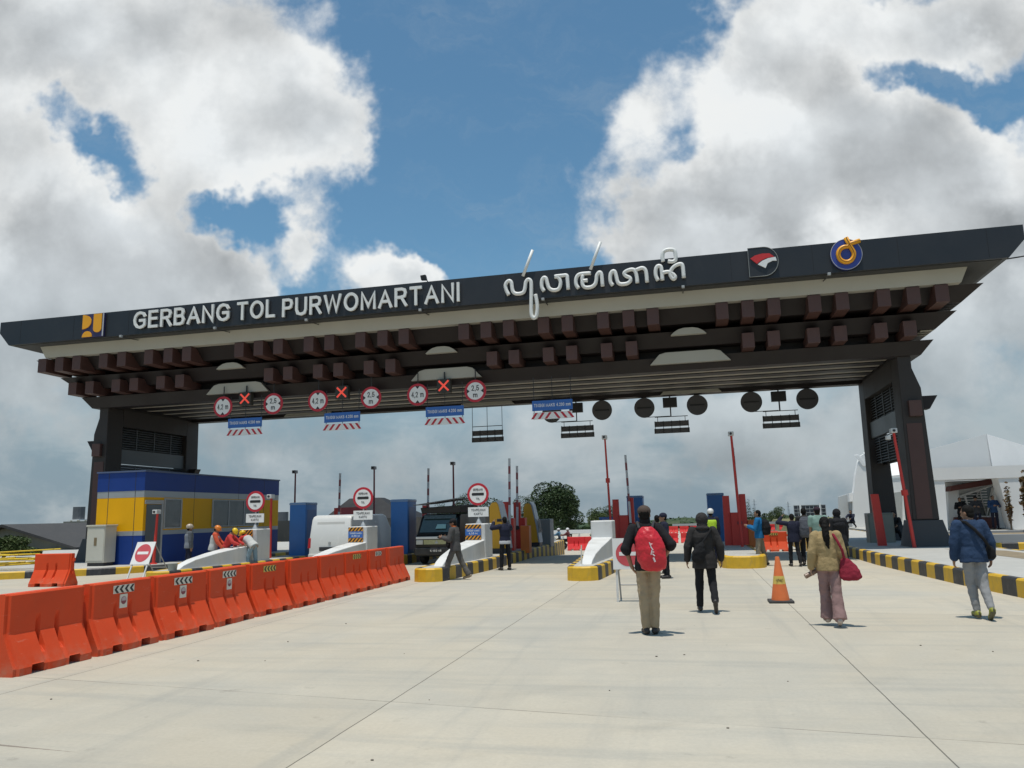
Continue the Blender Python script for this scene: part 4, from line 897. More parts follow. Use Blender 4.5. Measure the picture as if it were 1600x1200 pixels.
# ------------------------------------------------------------------ office building, cabinet, racks on the left
M_obl = mat('office_blue', (.012,.045,.22), .45, .08, .8, spec=.25); M_oye = mat('office_yellow', (.80,.40,.004), .5, .06, .8, spec=.2); M_osi = mat('office_silver', (.34,.36,.37), .35, .07, .8, metal=.3)
M_glass = mat('dark_glass', (.075,.083,.083), .08, .35, 1.6, spec=.8); M_frame = mat('window_frame', (.38,.38,.37), .4, .06, 3)
t = thing('office_building', 'small flat office clad in blue, silver and yellow panels under the canopy', 'office', (-21.5, 31, .245))
bx = (-1.05, 1.05, -5.0, 5.0)
for (z0, z1, m, g_) in ((0,1.08,M_obl,0),(1.08,1.25,M_osi,.004),(1.25,2.53,M_oye,0),(2.53,2.78,M_osi,.004),(2.78,3.5,M_obl,.012)):
    MB().box(bx[0]-g_,bx[1]+g_,bx[2]-g_,bx[3]+g_,z0,z1).build('wall_band', m, t)
    for y in (-1.9, 1.4, 3.6): MB().box(bx[1]+g_,bx[1]+g_+.003,y-.01,y+.01,z0+.01,z1-.01).build('panel_joint', mat('joint_dark', (.02,.02,.03), .6), t)
    for x in (-.55, .65): MB().box(x-.012,x+.012,bx[2]-g_-.003,bx[2]-g_,z0+.01,z1-.01).build('panel_joint', mat('joint_dark'), t)
MB().box(bx[0]-.05,bx[1]+.05,bx[2]-.05,bx[3]+.05,3.5,3.56).build('roof', mat('roof_blue_grey', (.08,.11,.2), .5, .1, 1), t)
MB().box(1.055,1.075,-4.85,-4.0,.02,2.25).build('door', mat('office_door', (.10,.115,.12), .4, .1, 2), t); MB().box(1.055,1.085,-3.98,-3.88,.0,2.42).build('door_post', M_frame, t); MB().box(1.055,1.085,-4.95,-3.98,2.27,2.42).build('door_head', M_frame, t)
def window(y0, y1, z0=1.30, z1=2.5, n=1):
    f = MB(); f.box(1.055,1.085,y0,y1,z0,z0+.05); f.box(1.055,1.085,y0,y1,z1-.05,z1)
    for k in range(n+1): y = y0+(y1-y0)*k/n; f.box(1.055,1.087,y-.035,y+.035,z0,z1)
    fr = f.build('window', M_frame, t); MB().box(1.052,1.066,y0,y1,z0+.02,z1-.02).build('pane', M_glass, fr)
window(-3.8,-2.75); window(-.6,3.1,n=3)
t = thing('power_cabinet', 'cream power cabinet on the pavement against the front of the office', 'cabinet', (-21.9, 25.6, .245)); MB().cbox(-.40,.40,-.3,.3,.12,1.45,.02).build('cabinet_body', mat('cream_metal', (.52,.50,.42), .5, .06, 2, dirt=.12), t); MB().cbox(-.43,.43,-.33,.33,1.45,1.52,.015).build('cabinet_roof', mat('cream_metal'), t); MB().box(-.36,.36,-.311,-.301,.2,1.4).build('cabinet_door', mat('cream_metal2', (.56,.54,.46), .5, .05, 2), t); MB().box(-.06,.06,-.318,-.3115,.75,1.05).build('cabinet_label', mat('label_brown', (.2,.15,.08), .5), t)
MB().box(-.35,.35,-.25,.25,0,.12).build('cabinet_foot', M_dark, t)
t = thing('metal_rack', 'heap of yellow painted steel rack frames lying on the left pavement', 'steel frames', (-25.3, 23.6, .245))
rr = random.Random(5)
for k in range(9):
    a = Vector((rr.uniform(-2.6,-1.2), rr.uniform(-.6,.8), .06+.07*k)); b = Vector((rr.uniform(1.0,2.9), rr.uniform(-.6,.8), .06+.06*k+rr.uniform(-.05,.22)))
    mb = MB().cyl(a, b, .028, n=6); c = a.lerp(b, .3); mb.cyl(c, c+Vector((.1,.5,-.05)), .022, n=6); mb.cyl(a+Vector((0,.35,0)), b+Vector((0,.35,0)), .028, n=6)
    for s in (.05,.95): c = a.lerp(b, s); mb.cyl(c, c+Vector((0,.35,0)), .022, n=6)
    mb.build('rack_frame', mat('rack_yellow', (.62,.42,.02), .5, .1, 3), t)
t = thing('bucket', 'small grey bucket on the kerb in front of the prow wall by the workers', 'bucket', (-15.4, 21.0, .27)); MB().loft([((0,0,0),.11,.11),((0,0,.28),.15,.15)], 16).build('pail', mat('bucket_grey', (.3,.31,.27), .5, .1), t, smooth=True)
# ------------------------------------------------------------------ vehicles
M_vw = mat('van_white_paint', (.66,.655,.62), .25, .03, 1, spec=.5, coat=.3, dirt=.06); M_tyre = mat('tyre', (.02,.02,.021), .8, .1, 8); M_rim = mat('wheel_rim', (.35,.35,.36), .35, .08, 6, metal=.5)
M_vb = mat('minibus_black_paint', (.006,.007,.008), .35, .1, 1, coat=.12, dirt=.05, dirtcol=(.03,.03,.028)); M_tail = mat('tail_lamp_red', (.40,.01,.015), .2, .05); M_lamp = mat('head_lamp', (.55,.54,.48), .15, .1, 9)
def wheel(t, x, y, r=.31, w=.19):
    o = MB().cyl((x-w/2,y,r), (x+w/2,y,r), r, n=26).build('wheel', M_tyre, t, bevel=.03)
    s = 1 if x > 0 else -1
    MB().cyl((x+s*(w/2-.01),y,r), (x+s*(w/2+.012),y,r), r*.62, r*.55, 20).build('rim', M_rim, o)
def vbody(prof, hw, tuck=.11, zt=1.0):         # side profile (y,z) swept over the width, narrowed above the waist
    n = len(prof); vs = []
    for s in (-1, 1):
        for ins in (0, 1):
            for y, z in prof:
                k = max(0, z-zt); vs.append((s*(hw-(0 if not ins else -.0)-tuck*k), y, z))
    # two shells only: left outer, right outer
    L_ = vs[:n]; R_ = vs[2*n:3*n]
    mb = MB(); mb.add(L_+R_, [list(range(n)), list(range(2*n-1, n-1, -1))]+[(i, i+n, (i+1) % n+n, (i+1) % n) for i in range(n)])
    return mb
t = thing('van', 'white panel van seen from behind in the second toll lane', 'van', (-12.85, 26.3, 0), -.03)
vbody([(.0,.32),(-.03,.5),(.0,1.05),(.10,1.72),(.18,1.84),(.4,1.90),(3.0,1.90),(3.25,1.82),(3.85,1.12),(4.15,.98),(4.2,.55),(4.15,.3)], .83, .07).build('body', M_vw, t, bevel=.04, smooth=True)
MB().hexa([(-.58,.035,1.10),(.58,.035,1.10),(.58,.05,1.10),(-.58,.05,1.10),(-.55,.085,1.66),(.55,.085,1.66),(.55,.11,1.66),(-.55,.11,1.66)]).build('rear_panel', mat('van_white_panel', (.60,.59,.55), .35, .03, 1, dirt=.1), t, bevel=.02)
for s in (-1, 1):
    MB().hexa([(s*.80-.075,-.02,.72),(s*.80+.045,-.02,.72),(s*.80+.045,.12,.72),(s*.80-.075,.12,.72),(s*.795-.06,-.005,1.08),(s*.795+.04,-.005,1.08),(s*.795+.04,.14,1.08),(s*.795-.06,.14,1.08)]).build('tail_lamp', M_tail, t, bevel=.01)
MB().cbox(-.82,.82,-.10,.06,.30,.52,.04).build('bumper', mat('bumper_white', (.55,.54,.5), .4, .05, 1, dirt=.2), t)
MB().box(-.40,.40,-.045,-.02,.62,.76).build('plate_recess', M_dark, t); pl = MB().box(-.24,.24,-.055,-.046,.56,.67).build('number_plate', M_sbk, t); text_on(pl, 'AB 1824 UL', .06, (0,-.0575,.615), M_swh, .40)
MB().prism(disc(0, .90, .055, .045, 0, 2*pi, 18)[:-1], -.03, -.012, 'y').build('badge', M_steel, t); pass
for s in (-1, 1):
    w = MB().hexa([(s*.805,2.35,1.16),(s*.81,2.35,1.16),(s*.81,3.55,1.12),(s*.805,3.55,1.12),(s*.755,2.35,1.70),(s*.765,2.35,1.70),(s*.765,3.15,1.70),(s*.755,3.15,1.70)]).build('side_window', M_glass, t)
    for y in (.75, 3.3): wheel(t, s*.74, y)
t = thing('minibus', 'black minibus facing the camera with white stripe and loaded roof, third lane', 'minibus', (-9.2, 27.6, 0), .0)
vbody([(.0,.30),(-.06,.42),(-.05,1.02),(.10,1.12),(.42,1.72),(.55,1.80),(.75,1.84),(4.0,1.84),(4.15,1.75),(4.2,.3)], .84).build('body', M_vb, t, bevel=.05, smooth=True)
MB().hexa([(-.72,.105,1.17),(.72,.105,1.17),(.72,.125,1.17),(-.72,.125,1.17),(-.66,.375,1.68),(.66,.375,1.68),(.66,.395,1.68),(-.66,.395,1.68)]).build('windscreen', mat('windscreen_green', (.03,.055,.055), .05, .2, 2, spec=.7), t)
MB().hexa([(-.1,.115,1.30),(.30,.115,1.30),(.30,.128,1.30),(-.1,.128,1.30),(-.05,.20,1.46),(.28,.20,1.46),(.28,.215,1.46),(-.05,.215,1.46)]).build('sun_card', mat('card_teal', (.25,.42,.40), .4), t)
MB().hexa([(-.62,.30,1.66),(.62,.30,1.66),(.62,.33,1.66),(-.62,.33,1.66),(-.62,.40,1.80),(.62,.40,1.80),(.62,.43,1.80),(-.62,.43,1.80)]).build('visor_strip', mat('visor_grey', (.10,.13,.13), .4, .5, 14), t)
MB().cbox(-.80,.80,-.085,-.04,.93,1.02,.012).build('white_stripe', M_vw, t)
MB().box(-.50,.50,-.075,-.055,.74,.90).build('grille', mat('grille_yellow', (.42,.40,.20), .4, .25, 14), t); MB().prism([(-.07,.77),(.07,.77),(0,.89)], -.085, -.076, 'y').build('badge', M_steel, t)
for s in (-1, 1):
    MB().cbox(s*.66-.13, s*.66+.13, -.08, -.05, .74, .90, .012).build('headlight', M_lamp, t)
    for y in (.75, 3.3): wheel(t, s*.75, y)
MB().cbox(-.84,.84,-.16,.02,.36,.62,.04).build('bumper', mat('bumper_black', (.02,.02,.02), .5, .1), t); pl = MB().box(-.26,.26,-.172,-.161,.45,.58).build('number_plate', M_sbk, t); text_on(pl, 'K 1512 AB', .07, (0,-.1745,.515), M_swh, .42)
mb = MB().hexa([(-.72,.35,1.86),(.80,.35,1.86),(.80,2.6,1.86),(-.72,2.6,1.86),(-.76,.30,2.08),(.85,.30,2.14),(.85,2.7,2.2),(-.76,2.7,2.1)]); mb.build('roof_load', mat('black_tarpaulin', (.015,.016,.017), .6, .3, 3), t, bevel=.03)
MB().hexa([(-.95,.05,2.16),(.70,.0,2.36),(.80,2.4,2.42),(-.8,2.4,2.24),(-.95,.05,2.19),(.70,.0,2.39),(.80,2.4,2.45),(-.8,2.4,2.27)]).build('roof_board', mat('board_grey', (.14,.145,.15), .5, .2, 3), t)
MB().cyl((-.5,.4,2.08),(-.52,.35,2.22),.02,n=6).build('roof_strut', M_dark, t); MB().cyl((.5,.4,2.10),(.52,.35,2.34),.02,n=6).build('roof_strut', M_dark, t)
t = thing('car', 'white car standing far behind the white van, half hidden by a blue box', 'car', (-12.5, 37.2, 0), .0)
vbody([(.0,.3),(-.05,.75),(.08,.98),(.95,1.08),(1.5,1.62),(1.9,1.72),(3.6,1.70),(4.1,1.2),(4.3,.9),(4.3,.3)], .84, .14, .98).build('body', M_vw, t, bevel=.05, smooth=True)
MB().hexa([(-.70,.99,1.12),(.70,.99,1.12),(.70,1.01,1.12),(-.70,1.01,1.12),(-.62,1.46,1.60),(.62,1.46,1.60),(.62,1.48,1.60),(-.62,1.48,1.60)]).build('windscreen', M_glass, t)
for s in (-1, 1):
    MB().cbox(s*.62-.15, s*.62+.15, -.06, .0, .66, .80, .02).build('headlight', M_lamp, t)
    MB().hexa([(s*.80,1.35,1.10),(s*.815,1.35,1.10),(s*.815,3.7,1.10),(s*.80,3.7,1.10),(s*.735,1.7,1.58),(s*.75,1.7,1.58),(s*.75,3.4,1.58),(s*.735,3.4,1.58)]).build('side_window', M_glass, t)
    for y in (.8, 3.4): wheel(t, s*.75, y)
MB().box(-.4,.4,-.065,-.04,.42,.6).build('grille', M_dark, t)
# ------------------------------------------------------------------ surroundings
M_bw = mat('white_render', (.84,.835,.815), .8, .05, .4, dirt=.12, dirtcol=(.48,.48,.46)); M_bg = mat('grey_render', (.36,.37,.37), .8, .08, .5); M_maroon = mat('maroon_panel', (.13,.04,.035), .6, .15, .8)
GY = 43.0
def P2(x, y, Y): q = at(x, y, Y); return (q.x, q.z)
t = thing('white_building', 'white modern building with gabled roof and deep porch behind the right tower', 'building', (at(1520,800,GY).x, GY, .0))
fl = .38
def wprism(poly, y0, y1, nm, m): return MB().prism(poly, y0, y1, 'y').build(nm, m, t, world=True)
xl, xr = at(1462,800,GY).x, at(1584,800,GY).x; zt = at(1530,729,GY).z; zb = at(1530,748,GY).z; w1 = at(1482,800,GY).x
xrr = xr+9
wprism([(xl,fl),(w1-.12,fl),(w1,zb),(xl,zb)], GY, GY+.9, 'porch_column', M_bw)
wprism([(xl-.02,zb),(xrr,zb),(xrr,zt),(xl-.02,zt)], GY-.04, GY+.95, 'porch_beam', M_bw)
wprism([(xr-.15,fl),(xr+.75,fl),(xr+.40,zb),(xr-.50,zb)], GY, GY+.9, 'porch_column', M_bw)
wprism([(xrr-.5,fl),(xrr,fl),(xrr,zb),(xrr-.5,zb)], GY, GY+.9, 'porch_column', M_bw)
wprism([(xl-.3,fl),(xrr,fl),(xrr,zb+.0),(xl-.3,zb+.0)], GY+3.4, GY+3.8, 'back_wall', M_bw)
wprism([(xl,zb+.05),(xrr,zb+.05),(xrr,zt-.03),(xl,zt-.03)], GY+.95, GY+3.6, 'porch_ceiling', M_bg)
Yw = GY+3.3
wd = [P2(1492,778,Yw), P2(1553,757,Yw), P2(1548,808,Yw), P2(1500,808,Yw)]
f = MB(); A = [Vector((a, Yw, b)) for a, b in wd]; f.tube(A, .10, 4, cyc=True)
mids = [(1507,775),(1517,803),(1530,764),(1541,806),(1552,762)]
f.tube([at(x, y, Yw) for x, y in mids], .085, 4); wf = f.build('window', M_bw, t, world=True)
MB().prism(wd, Yw+.05, Yw+.075, 'y').build('pane', M_glass, wf, world=True) if False else None
o = MB().prism(wd, Yw+.03, Yw+.06, 'y'); o.v = [q-t.location for q in o.v]; o.build('pane', mat('window_grey', (.10,.12,.12), .1, .3, 1.5, spec=.7), wf)
s = MB()
for k in range(9):
    z = fl+1.2+k*.14; s.box(at(1496,800,Yw).x, at(1546,800,Yw).x, Yw-.0, Yw+.025, z, z+.035)
s.v = [q-t.location for q in s.v]; s.build('blinds', M_bw, wf)
wprism([P2(1483,760,GY+2.4), P2(1481,768,GY+2.4), P2(1548,757,GY+2.4), P2(1548,748,GY+2.4)], GY+2.0, GY+2.9, 'awning', M_maroon)
wprism([P2(1487,808,GY+3.1), P2(1487,828,GY+3.1), P2(1552,828,GY+3.1), P2(1552,808,GY+3.1)], GY+2.6, GY+3.3, 'bench_wall', M_maroon)
wprism([P2(1478,765,GY+3.2), P2(1478,826,GY+3.2), P2(1496,826,GY+3.2), P2(1494,765,GY+3.2)], GY+2.8, GY+3.35, 'pier', M_bw)
# gabled hall behind: end wall's shade put into a greyer colour, sloped sunlit roof
Yg = GY+4.2
a = at(1444,707,Yg); b = at(1541,678,Yg); c = at(1549,729,Yg); d = at(1446,735,Yg); e = at(1668,722,Yg+1); 
MB().prism([(a.x-1.2,d.z-3.2),(c.x,d.z-3.2),(c.x,c.z),(b.x,b.z),(a.x-1.2,a.z-.2)], Yg, Yg+.3, 'y').build('gable_wall', mat('shade_greyed_render', (.74,.74,.72), .8, .05, .4), t, world=True)
MB().hexa([(b.x+.01,Yg,b.z),(c.x+.01,Yg-.15,c.z-.1),(e.x,Yg-.15,c.z-.2),(e.x,Yg,e.z),(b.x+.01,Yg+2,b.z-.25),(c.x+.01,Yg+2,c.z-.1),(e.x,Yg+2,c.z-.2),(e.x,Yg+2,e.z-.2)]).build('roof_slab', M_bw, t, world=True)
# wing seen between and left of the tower legs
Yh = GY+6
q1 = at(1386,712,Yh); q2 = at(1412,708,Yh); q3 = at(1412,742,Yh); q4 = at(1390,748,Yh)
MB().hexa([(q1.x-.6,Yh,q4.z),(q3.x+1.2,Yh,q3.z),(q3.x+1.2,Yh+3.2,q2.z+.35),(q1.x-.6,Yh+3.2,q1.z+.3),(q1.x-.6,Yh,q4.z+.12),(q3.x+1.2,Yh,q3.z+.12),(q3.x+1.2,Yh+3.2,q2.z+.5),(q1.x-.6,Yh+3.2,q1.z+.45)]).build('roof_slab', M_bw, t, world=True)
wprism([(q1.x-.6,fl),(q3.x+1.2,fl),(q3.x+1.2,q3.z-.05),(q1.x-.6,q4.z-.05)], Yh+.05, Yh+.4, 'wing_wall', M_bw)
wprism([P2(1396,770,Yh-.02), P2(1396,812,Yh-.02), P2(1409,812,Yh-.02), P2(1409,768,Yh-.02)], Yh-.02, Yh+.04, 'wing_door', mat('wing_door', (.42,.43,.41), .6, .1))
Yk = GY+11
wprism([P2(1334,826,Yk), P2(1366,826,Yk), P2(1366,700,Yk), P2(1345,712,Yk), P2(1341,722,Yk), P2(1337,742,Yk), P2(1334,770,Yk)], Yk, Yk+.6, 'curved_wing', M_bw)
MB().hexa([(at(1344,712,Yk).x-.35,Yk-.06,at(1344,711,Yk).z),(at(1351,730,Yk).x-.1,Yk-.06,at(1351,728,Yk).z),(at(1351,730,Yk).x+.1,Yk-.06,at(1351,728,Yk).z),(at(1344,712,Yk).x-.1,Yk-.06,at(1344,711,Yk).z),
           (at(1344,712,Yk).x-.35,Yk+.0,at(1344,711,Yk).z+.02),(at(1351,730,Yk).x-.1,Yk+.0,at(1351,728,Yk).z),(at(1351,730,Yk).x+.1,Yk+.0,at(1351,728,Yk).z),(at(1344,712,Yk).x-.1,Yk+.0,at(1344,711,Yk).z+.02)]).build('wing_edge', M_bw, t, world=True)
wprism([P2(1311,826,Yk+1), P2(1338,826,Yk+1), P2(1338,768,Yk+1), P2(1311,776,Yk+1)], Yk+1, Yk+1.4, 'low_wing', mat('pale_grey_render', (.50,.52,.52), .8, .06, .4))
wprism([P2(1329,826,Yk+.5), P2(1337.5,826,Yk+.5), P2(1335,784,Yk+.5), P2(1329,784,Yk+.5)], Yk+.5, Yk+.9, 'pillar', M_bg)
wprism([P2(1327,784,Yk+.4), P2(1335,783,Yk+.4), P2(1335,770,Yk+.4), P2(1326,771,Yk+.4)], Yk+.3, Yk+.9, 'pillar_head', M_bw)
# garden wall, soil bed, far kerbs
t = thing('garden_wall', 'low grey retaining wall and soil bed in front of the white building', 'wall', (12, 38, 0))
x0 = at(1493,830,41).x
MB().box(9.6, 40, 41.2, 41.55, -.9, .40).build('wall_face', mat('bluish_concrete', (.30,.32,.34), .8, .1, .8, dirt=.2), t, world=True)
MB().box(9.6, 40, 41.56, 60, -1.4, .37).build('terrace', M_pave, t, world=True)
MB().box(10.6,40,33.2,41.19,-.8,.30).build('soil_bed', mat('soil', (.24,.19,.12)), t, world=True)
mb = MB(); kerb([(10.4,32.0),(40,32.0)], .26, mb, .55, open_=True); mb.build('kerb', [M_ky, M_kb], t, world=True)
MB().box(10.55, 40, 32.9, 33.15, -.4, .52).build('low_wall', mat('bluish_concrete'), t, world=True)
t = thing('far_kerb', 'yellow and black kerb of the distant slip road left of the right tower', 'kerb', (8, 58, -.9))
mb = MB(); kerb([(8.6,52.0),(8.8,60.0),(12.5,75.0)], -.55, mb, .6, open_=True, z0=-1.5); kerb([(10.3,62.0),(13.6,78.0),(20,95)], -.6, mb, .6, open_=True, z0=-1.6); mb.build('kerb', [M_ky, M_kb], t, world=True)
MB().add([(9.2,58,-.58),(11.6,56,-.58),(24,96,-.3),(13,80,-.5)], [(0,1,2,3)]).build('grass_verge', mat('dry_grass', (.16,.15,.06), .95, .3, 1.5), t, world=True)
# guard rails and far embankment
def rail(name, p0, p1, h, label, m, posts=8):
    zg = gz(p0[1]); h = h+zg
    t = thing(name, label, 'guard rail', ((p0[0]+p1[0])/2, (p0[1]+p1[1])/2, 0)); p0, p1 = Vector((*p0, 0)), Vector((*p1, 0)); d = (p1-p0).normalized(); n = Vector((-d.y, d.x, 0))*.06
    MB().hexa([p0-n+Vector((0,0,h-.3)),p1-n+Vector((0,0,h-.3)),p1+n+Vector((0,0,h-.3)),p0+n+Vector((0,0,h-.3)),p0-n+Vector((0,0,h)),p1-n+Vector((0,0,h)),p1+n+Vector((0,0,h)),p0+n+Vector((0,0,h))]).build('rail_beam', m, t, world=True)
    for k in range(posts): c = p0.lerp(p1, (k+.5)/posts); MB().box(c.x-.07,c.x+.07,c.y-.07+.16,c.y+.07+.16,zg-.02,h-.1).build('rail_post', m, t, world=True)
rail('guard_rail', (-12.5,64), (-2.0,66), 1.42, 'pale concrete guard rail beyond the shaded lane, behind the red barriers', M_bw)
rail('guard_rail', (-3.0,121), (14.0,121), 1.30, 'long pale guard rail crossing the road far away behind red barriers', M_bg, 12)
t = thing('embankment', 'far dry grass embankment beside the slip road left of the billboard', 'embankment', (17, 118, 0)); MB().hexa([(12.5,112,-2),(40,98,-2),(60,140,-2.2),(13,150,-2.2),(13.5,119,-.5),(38,106,.1),(56,136,.3),(14,146,-.2)]).build('slope', mat('dry_grass'), t, world=True)
# billboard
Yb = 112; q0 = at(1240,790,Yb); q1 = at(1291,806,Yb)
t = thing('billboard', 'dark billboard seen from behind with white posts and a grid of braces', 'billboard', ((q0.x+q1.x)/2, Yb, 0)); xx0, xx1, zz0, zz1 = q0.x, q1.x, q1.z, q0.z
MB().box(xx0,xx1,Yb,Yb+.1,zz0,zz1).build('board', mat('board_back', (.035,.04,.05), .6, .15, .6), t, world=True)
g2 = MB()
for k in range(9): x = xx0+(xx1-xx0)*k/8; g2.box(x-.035,x+.035,Yb-.06,Yb-.002,zz0,zz1)
for k in range(4): z = zz0+(zz1-zz0)*k/3; g2.box(xx0,xx1,Yb-.10,Yb-.062,z-.04,z+.04)
g2.build('braces', M_bg, t, world=True)
for f_ in (.2, .82): x = xx0+(xx1-xx0)*f_; MB().box(x-.10,x+.10,Yb-.32,Yb-.11,-1.6,zz1+.25).build('post', M_bw, t, world=True)
# pylons
def pylon(x, y, Y, label):
    q = at(x, y, Y); h = q.z-gz(Y); t = thing('pylon', label, 'pylon', (q.x, Y, gz(Y)), 0, 'lattice pylons on the skyline'); mb = MB(); w = h*.05
    for sx in (-1, 1):
        for sy in (-1, 1): mb.cyl((sx*w,sy*w,0), (sx*w*.15,sy*w*.15,h), .10, .07, 5)
    for k in range(7):
        z = h*k/7; ww = w*(1-.85*k/7); z2 = h*(k+1)/7; w2 = w*(1-.85*(k+1)/7); mb.cyl((-ww,-ww,z), (w2,-w2,z2), .05, n=4); mb.cyl((ww,-ww,z), (-w2,-w2,z2), .05, n=4)
    for z in (.8,.9): mb.cyl((-h*.09,0,h*z), (h*.09,0,h*z), .07, n=4)
    mb.build('lattice', mat('pylon_grey', (.33,.35,.37), .6), t)
pylon(1178,780,420,'thin lattice pylon on the skyline left of the man in blue'); pylon(1231,784,380,'thin lattice pylon on the skyline right of the round tree')
# old houses on the left, hip roof behind the van
M_tile = mat('dark_roof_tile', (.045,.043,.042), .8, .25, 1.2, .3, 12, dirt=.4, dirtcol=(.10,.095,.085)); M_wall = mat('old_plaster', (.20,.20,.17), .9, .2, .7, dirt=.5, dirtcol=(.10,.10,.08))
Yo = 44
t = thing('old_house', 'old low house with wide dark tiled roof and grey walls at the left edge', 'house', (at(70,850,Yo).x, Yo, 0))
pk = at(12,821,Yo); ev = at(118,851,Yo); q = at(150,820,Yo+6)
MB().box(pk.x-4.5, ev.x-.3, Yo, Yo+9, -1.5, ev.z-.1).build('wall', M_wall, t, world=True)
MB().prism([(pk.x-4.5,ev.z-.1),(ev.x-.3,ev.z-.1),(pk.x,pk.z-.12)], Yo, Yo+9, 'y').build('gable', M_wall, t, world=True)
MB().hexa([(pk.x,Yo-.5,pk.z-.1),(ev.x+.5,Yo-.5,ev.z-.32),(ev.x+.5,Yo+10,ev.z-.32),(pk.x,Yo+10,pk.z-.1),(pk.x,Yo-.5,pk.z+.08),(ev.x+.5,Yo-.5,ev.z-.16),(ev.x+.5,Yo+10,ev.z-.16),(pk.x,Yo+10,pk.z+.08)]).build('roof', M_tile, t, world=True)
MB().hexa([(pk.x,Yo-.5,pk.z-.1),(pk.x-5,Yo-.5,ev.z-.3),(pk.x-5,Yo+10,ev.z-.3),(pk.x,Yo+10,pk.z-.1),(pk.x,Yo-.5,pk.z+.08),(pk.x-5,Yo-.5,ev.z-.14),(pk.x-5,Yo+10,ev.z-.14),(pk.x,Yo+10,pk.z+.08)][::1]).build('roof', M_tile, t, world=True)
u0 = at(42,830,Yo); MB().hexa([(pk.x+1.3,Yo+.2,pk.z+.085-.42),(pk.x+2.9,Yo+.2,pk.z+.085-.95),(pk.x+2.9,Yo+1.6,pk.z+.085-.95),(pk.x+1.3,Yo+1.6,pk.z+.085-.42),(pk.x+1.3,Yo+.2,pk.z+.12-.40),(pk.x+2.9,Yo+.2,pk.z+.12-.93),(pk.x+2.9,Yo+1.6,pk.z+.12-.93),(pk.x+1.3,Yo+1.6,pk.z+.12-.40)]).build('pale_sheet', mat('zinc_sheet', (.5,.52,.54), .4, .1), t, world=True)
t = thing('old_house', 'second old dark roofed house beside the left tower plinth', 'house', (at(100,830,58).x, 58, 0)); Yo2 = 60; c0 = at(85,822,Yo2); c1 = at(158,850,Yo2)
MB().box(c0.x, c1.x+8, Yo2+1, Yo2+8, -1.8, 2.2).build('wall', M_wall, t, world=True)
MB().hexa([(c0.x-1,Yo2,1.9),(c1.x+10,Yo2,1.9),(c1.x+10,Yo2+9,1.9),(c0.x-1,Yo2+9,1.9),(c0.x+1.5,Yo2+4.2,c0.z+.3),(c1.x+8,Yo2+4.2,c0.z+.3),(c1.x+8,Yo2+4.8,c0.z+.3),(c0.x+1.5,Yo2+4.8,c0.z+.3)]).build('roof', M_tile, t, world=True)
for (x, y, Y, lb) in ((124,792,75,'pale water tank frame showing left of the dark tower leg'),(442,800,80,'pale water tank frame right of the office')):
    q = at(x, y, Y); t = thing('water_tank', lb, 'water tank', (q.x, Y, 0), 0, 'water tanks on frames')
    MB().cyl((0,0,q.z-1.4),(0,0,q.z),.62,n=14).build('tank', mat('tank_grey', (.12,.13,.14), .5), t); 
    for sx in (-.5,.5):
        for sy in (-.5,.5): MB().box(sx-.07,sx+.07,sy-.07,sy+.07,0,q.z-1.4).build('frame_post', M_bw, t)
    MB().box(-.75,.75,-.75,.75,q.z-1.5,q.z-1.401).build('platform', M_bw, t)
Yr = 58; l0 = at(478,838,Yr); l1 = at(546,779,Yr+5); l2 = at(594,781,Yr+5); l3 = at(622,822,Yr)
t = thing('hip_roof_house', 'house with big black hip roof behind the white van', 'house', (l1.x, Yr, 0))
MB().hexa([(l0.x-1,Yr,l0.z-.4),(l3.x+3,Yr,l0.z-.4),(l3.x+3,Yr+11,l0.z-.4),(l0.x-1,Yr+11,l0.z-.4),(l1.x,Yr+5,l1.z),(l2.x,Yr+5,l1.z),(l2.x,Yr+6,l1.z),(l1.x,Yr+6,l1.z)]).build('roof', mat('black_roof', (.011,.011,.012), .75, .2, 1.2, .3, 10), t, world=True)
MB().box(l0.x, l3.x+2, Yr+.8, Yr+10, -1.5, l0.z-.4).build('wall', M_wall, t, world=True)
MB().prism([(l1.x+.4,l1.z-1.4),(l1.x+3.0,l1.z-1.4),(l1.x+2.6,l1.z-.8),(l1.x+.4,l1.z-.8)], Yr+2.2, Yr+2.5, 'y').build('red_sheet', mat('red_sheet', (.15,.02,.025), .6), t, world=True)
t = thing('dark_fence', 'long dark sheet fence along the site behind the office and van', 'fence', (-20, 56, 0)); MB().box(-46,-12.5,54,54.15,-1.2,1.75).build('sheet_panel', mat('fence_dark', (.05,.05,.047), .7, .2, .6, dirt=.3), t, world=True)
for k in range(12): MB().box(-46+k*3-.05,-46+k*3+.05,53.9,53.99,-1.2,1.85).build('fence_post', M_dark, t, world=True)
# ------------------------------------------------------------------ trees
def leaf_mat(name, c1, c2):
    m = bpy.data.materials.new(name); m.use_nodes = True; nt = m.node_tree; b = nt.nodes['Principled BSDF']; g = G(nt)
    P = nt.nodes.new('ShaderNodeTexCoord').outputs['Object']; rn = nt.nodes.new('ShaderNodeObjectInfo').outputs['Random']
    c = g.mix(g.ramp(g.noise(P, .9, 5, .7), .35, .65), (*c1,1), (*c2,1))
    g.inp(b.inputs['Base Color'], c); b.inputs['Roughness'].default_value = .6; b.inputs['Specular IOR Level'].default_value = .3
    b.inputs['Subsurface Weight'].default_value = 0
    return m
LM = {'dark': leaf_mat('leaf_dark', (.022,.040,.014), (.045,.075,.022)), 'mid': leaf_mat('leaf_mid', (.04,.065,.018), (.085,.115,.035)), 'dry': leaf_mat('leaf_dry', (.12,.055,.02), (.17,.12,.045)), 'light': leaf_mat('leaf_light', (.065,.10,.025), (.12,.15,.05))}
M_bark = mat('bark', (.10,.075,.05), .9, .25, 4, .4, 20)
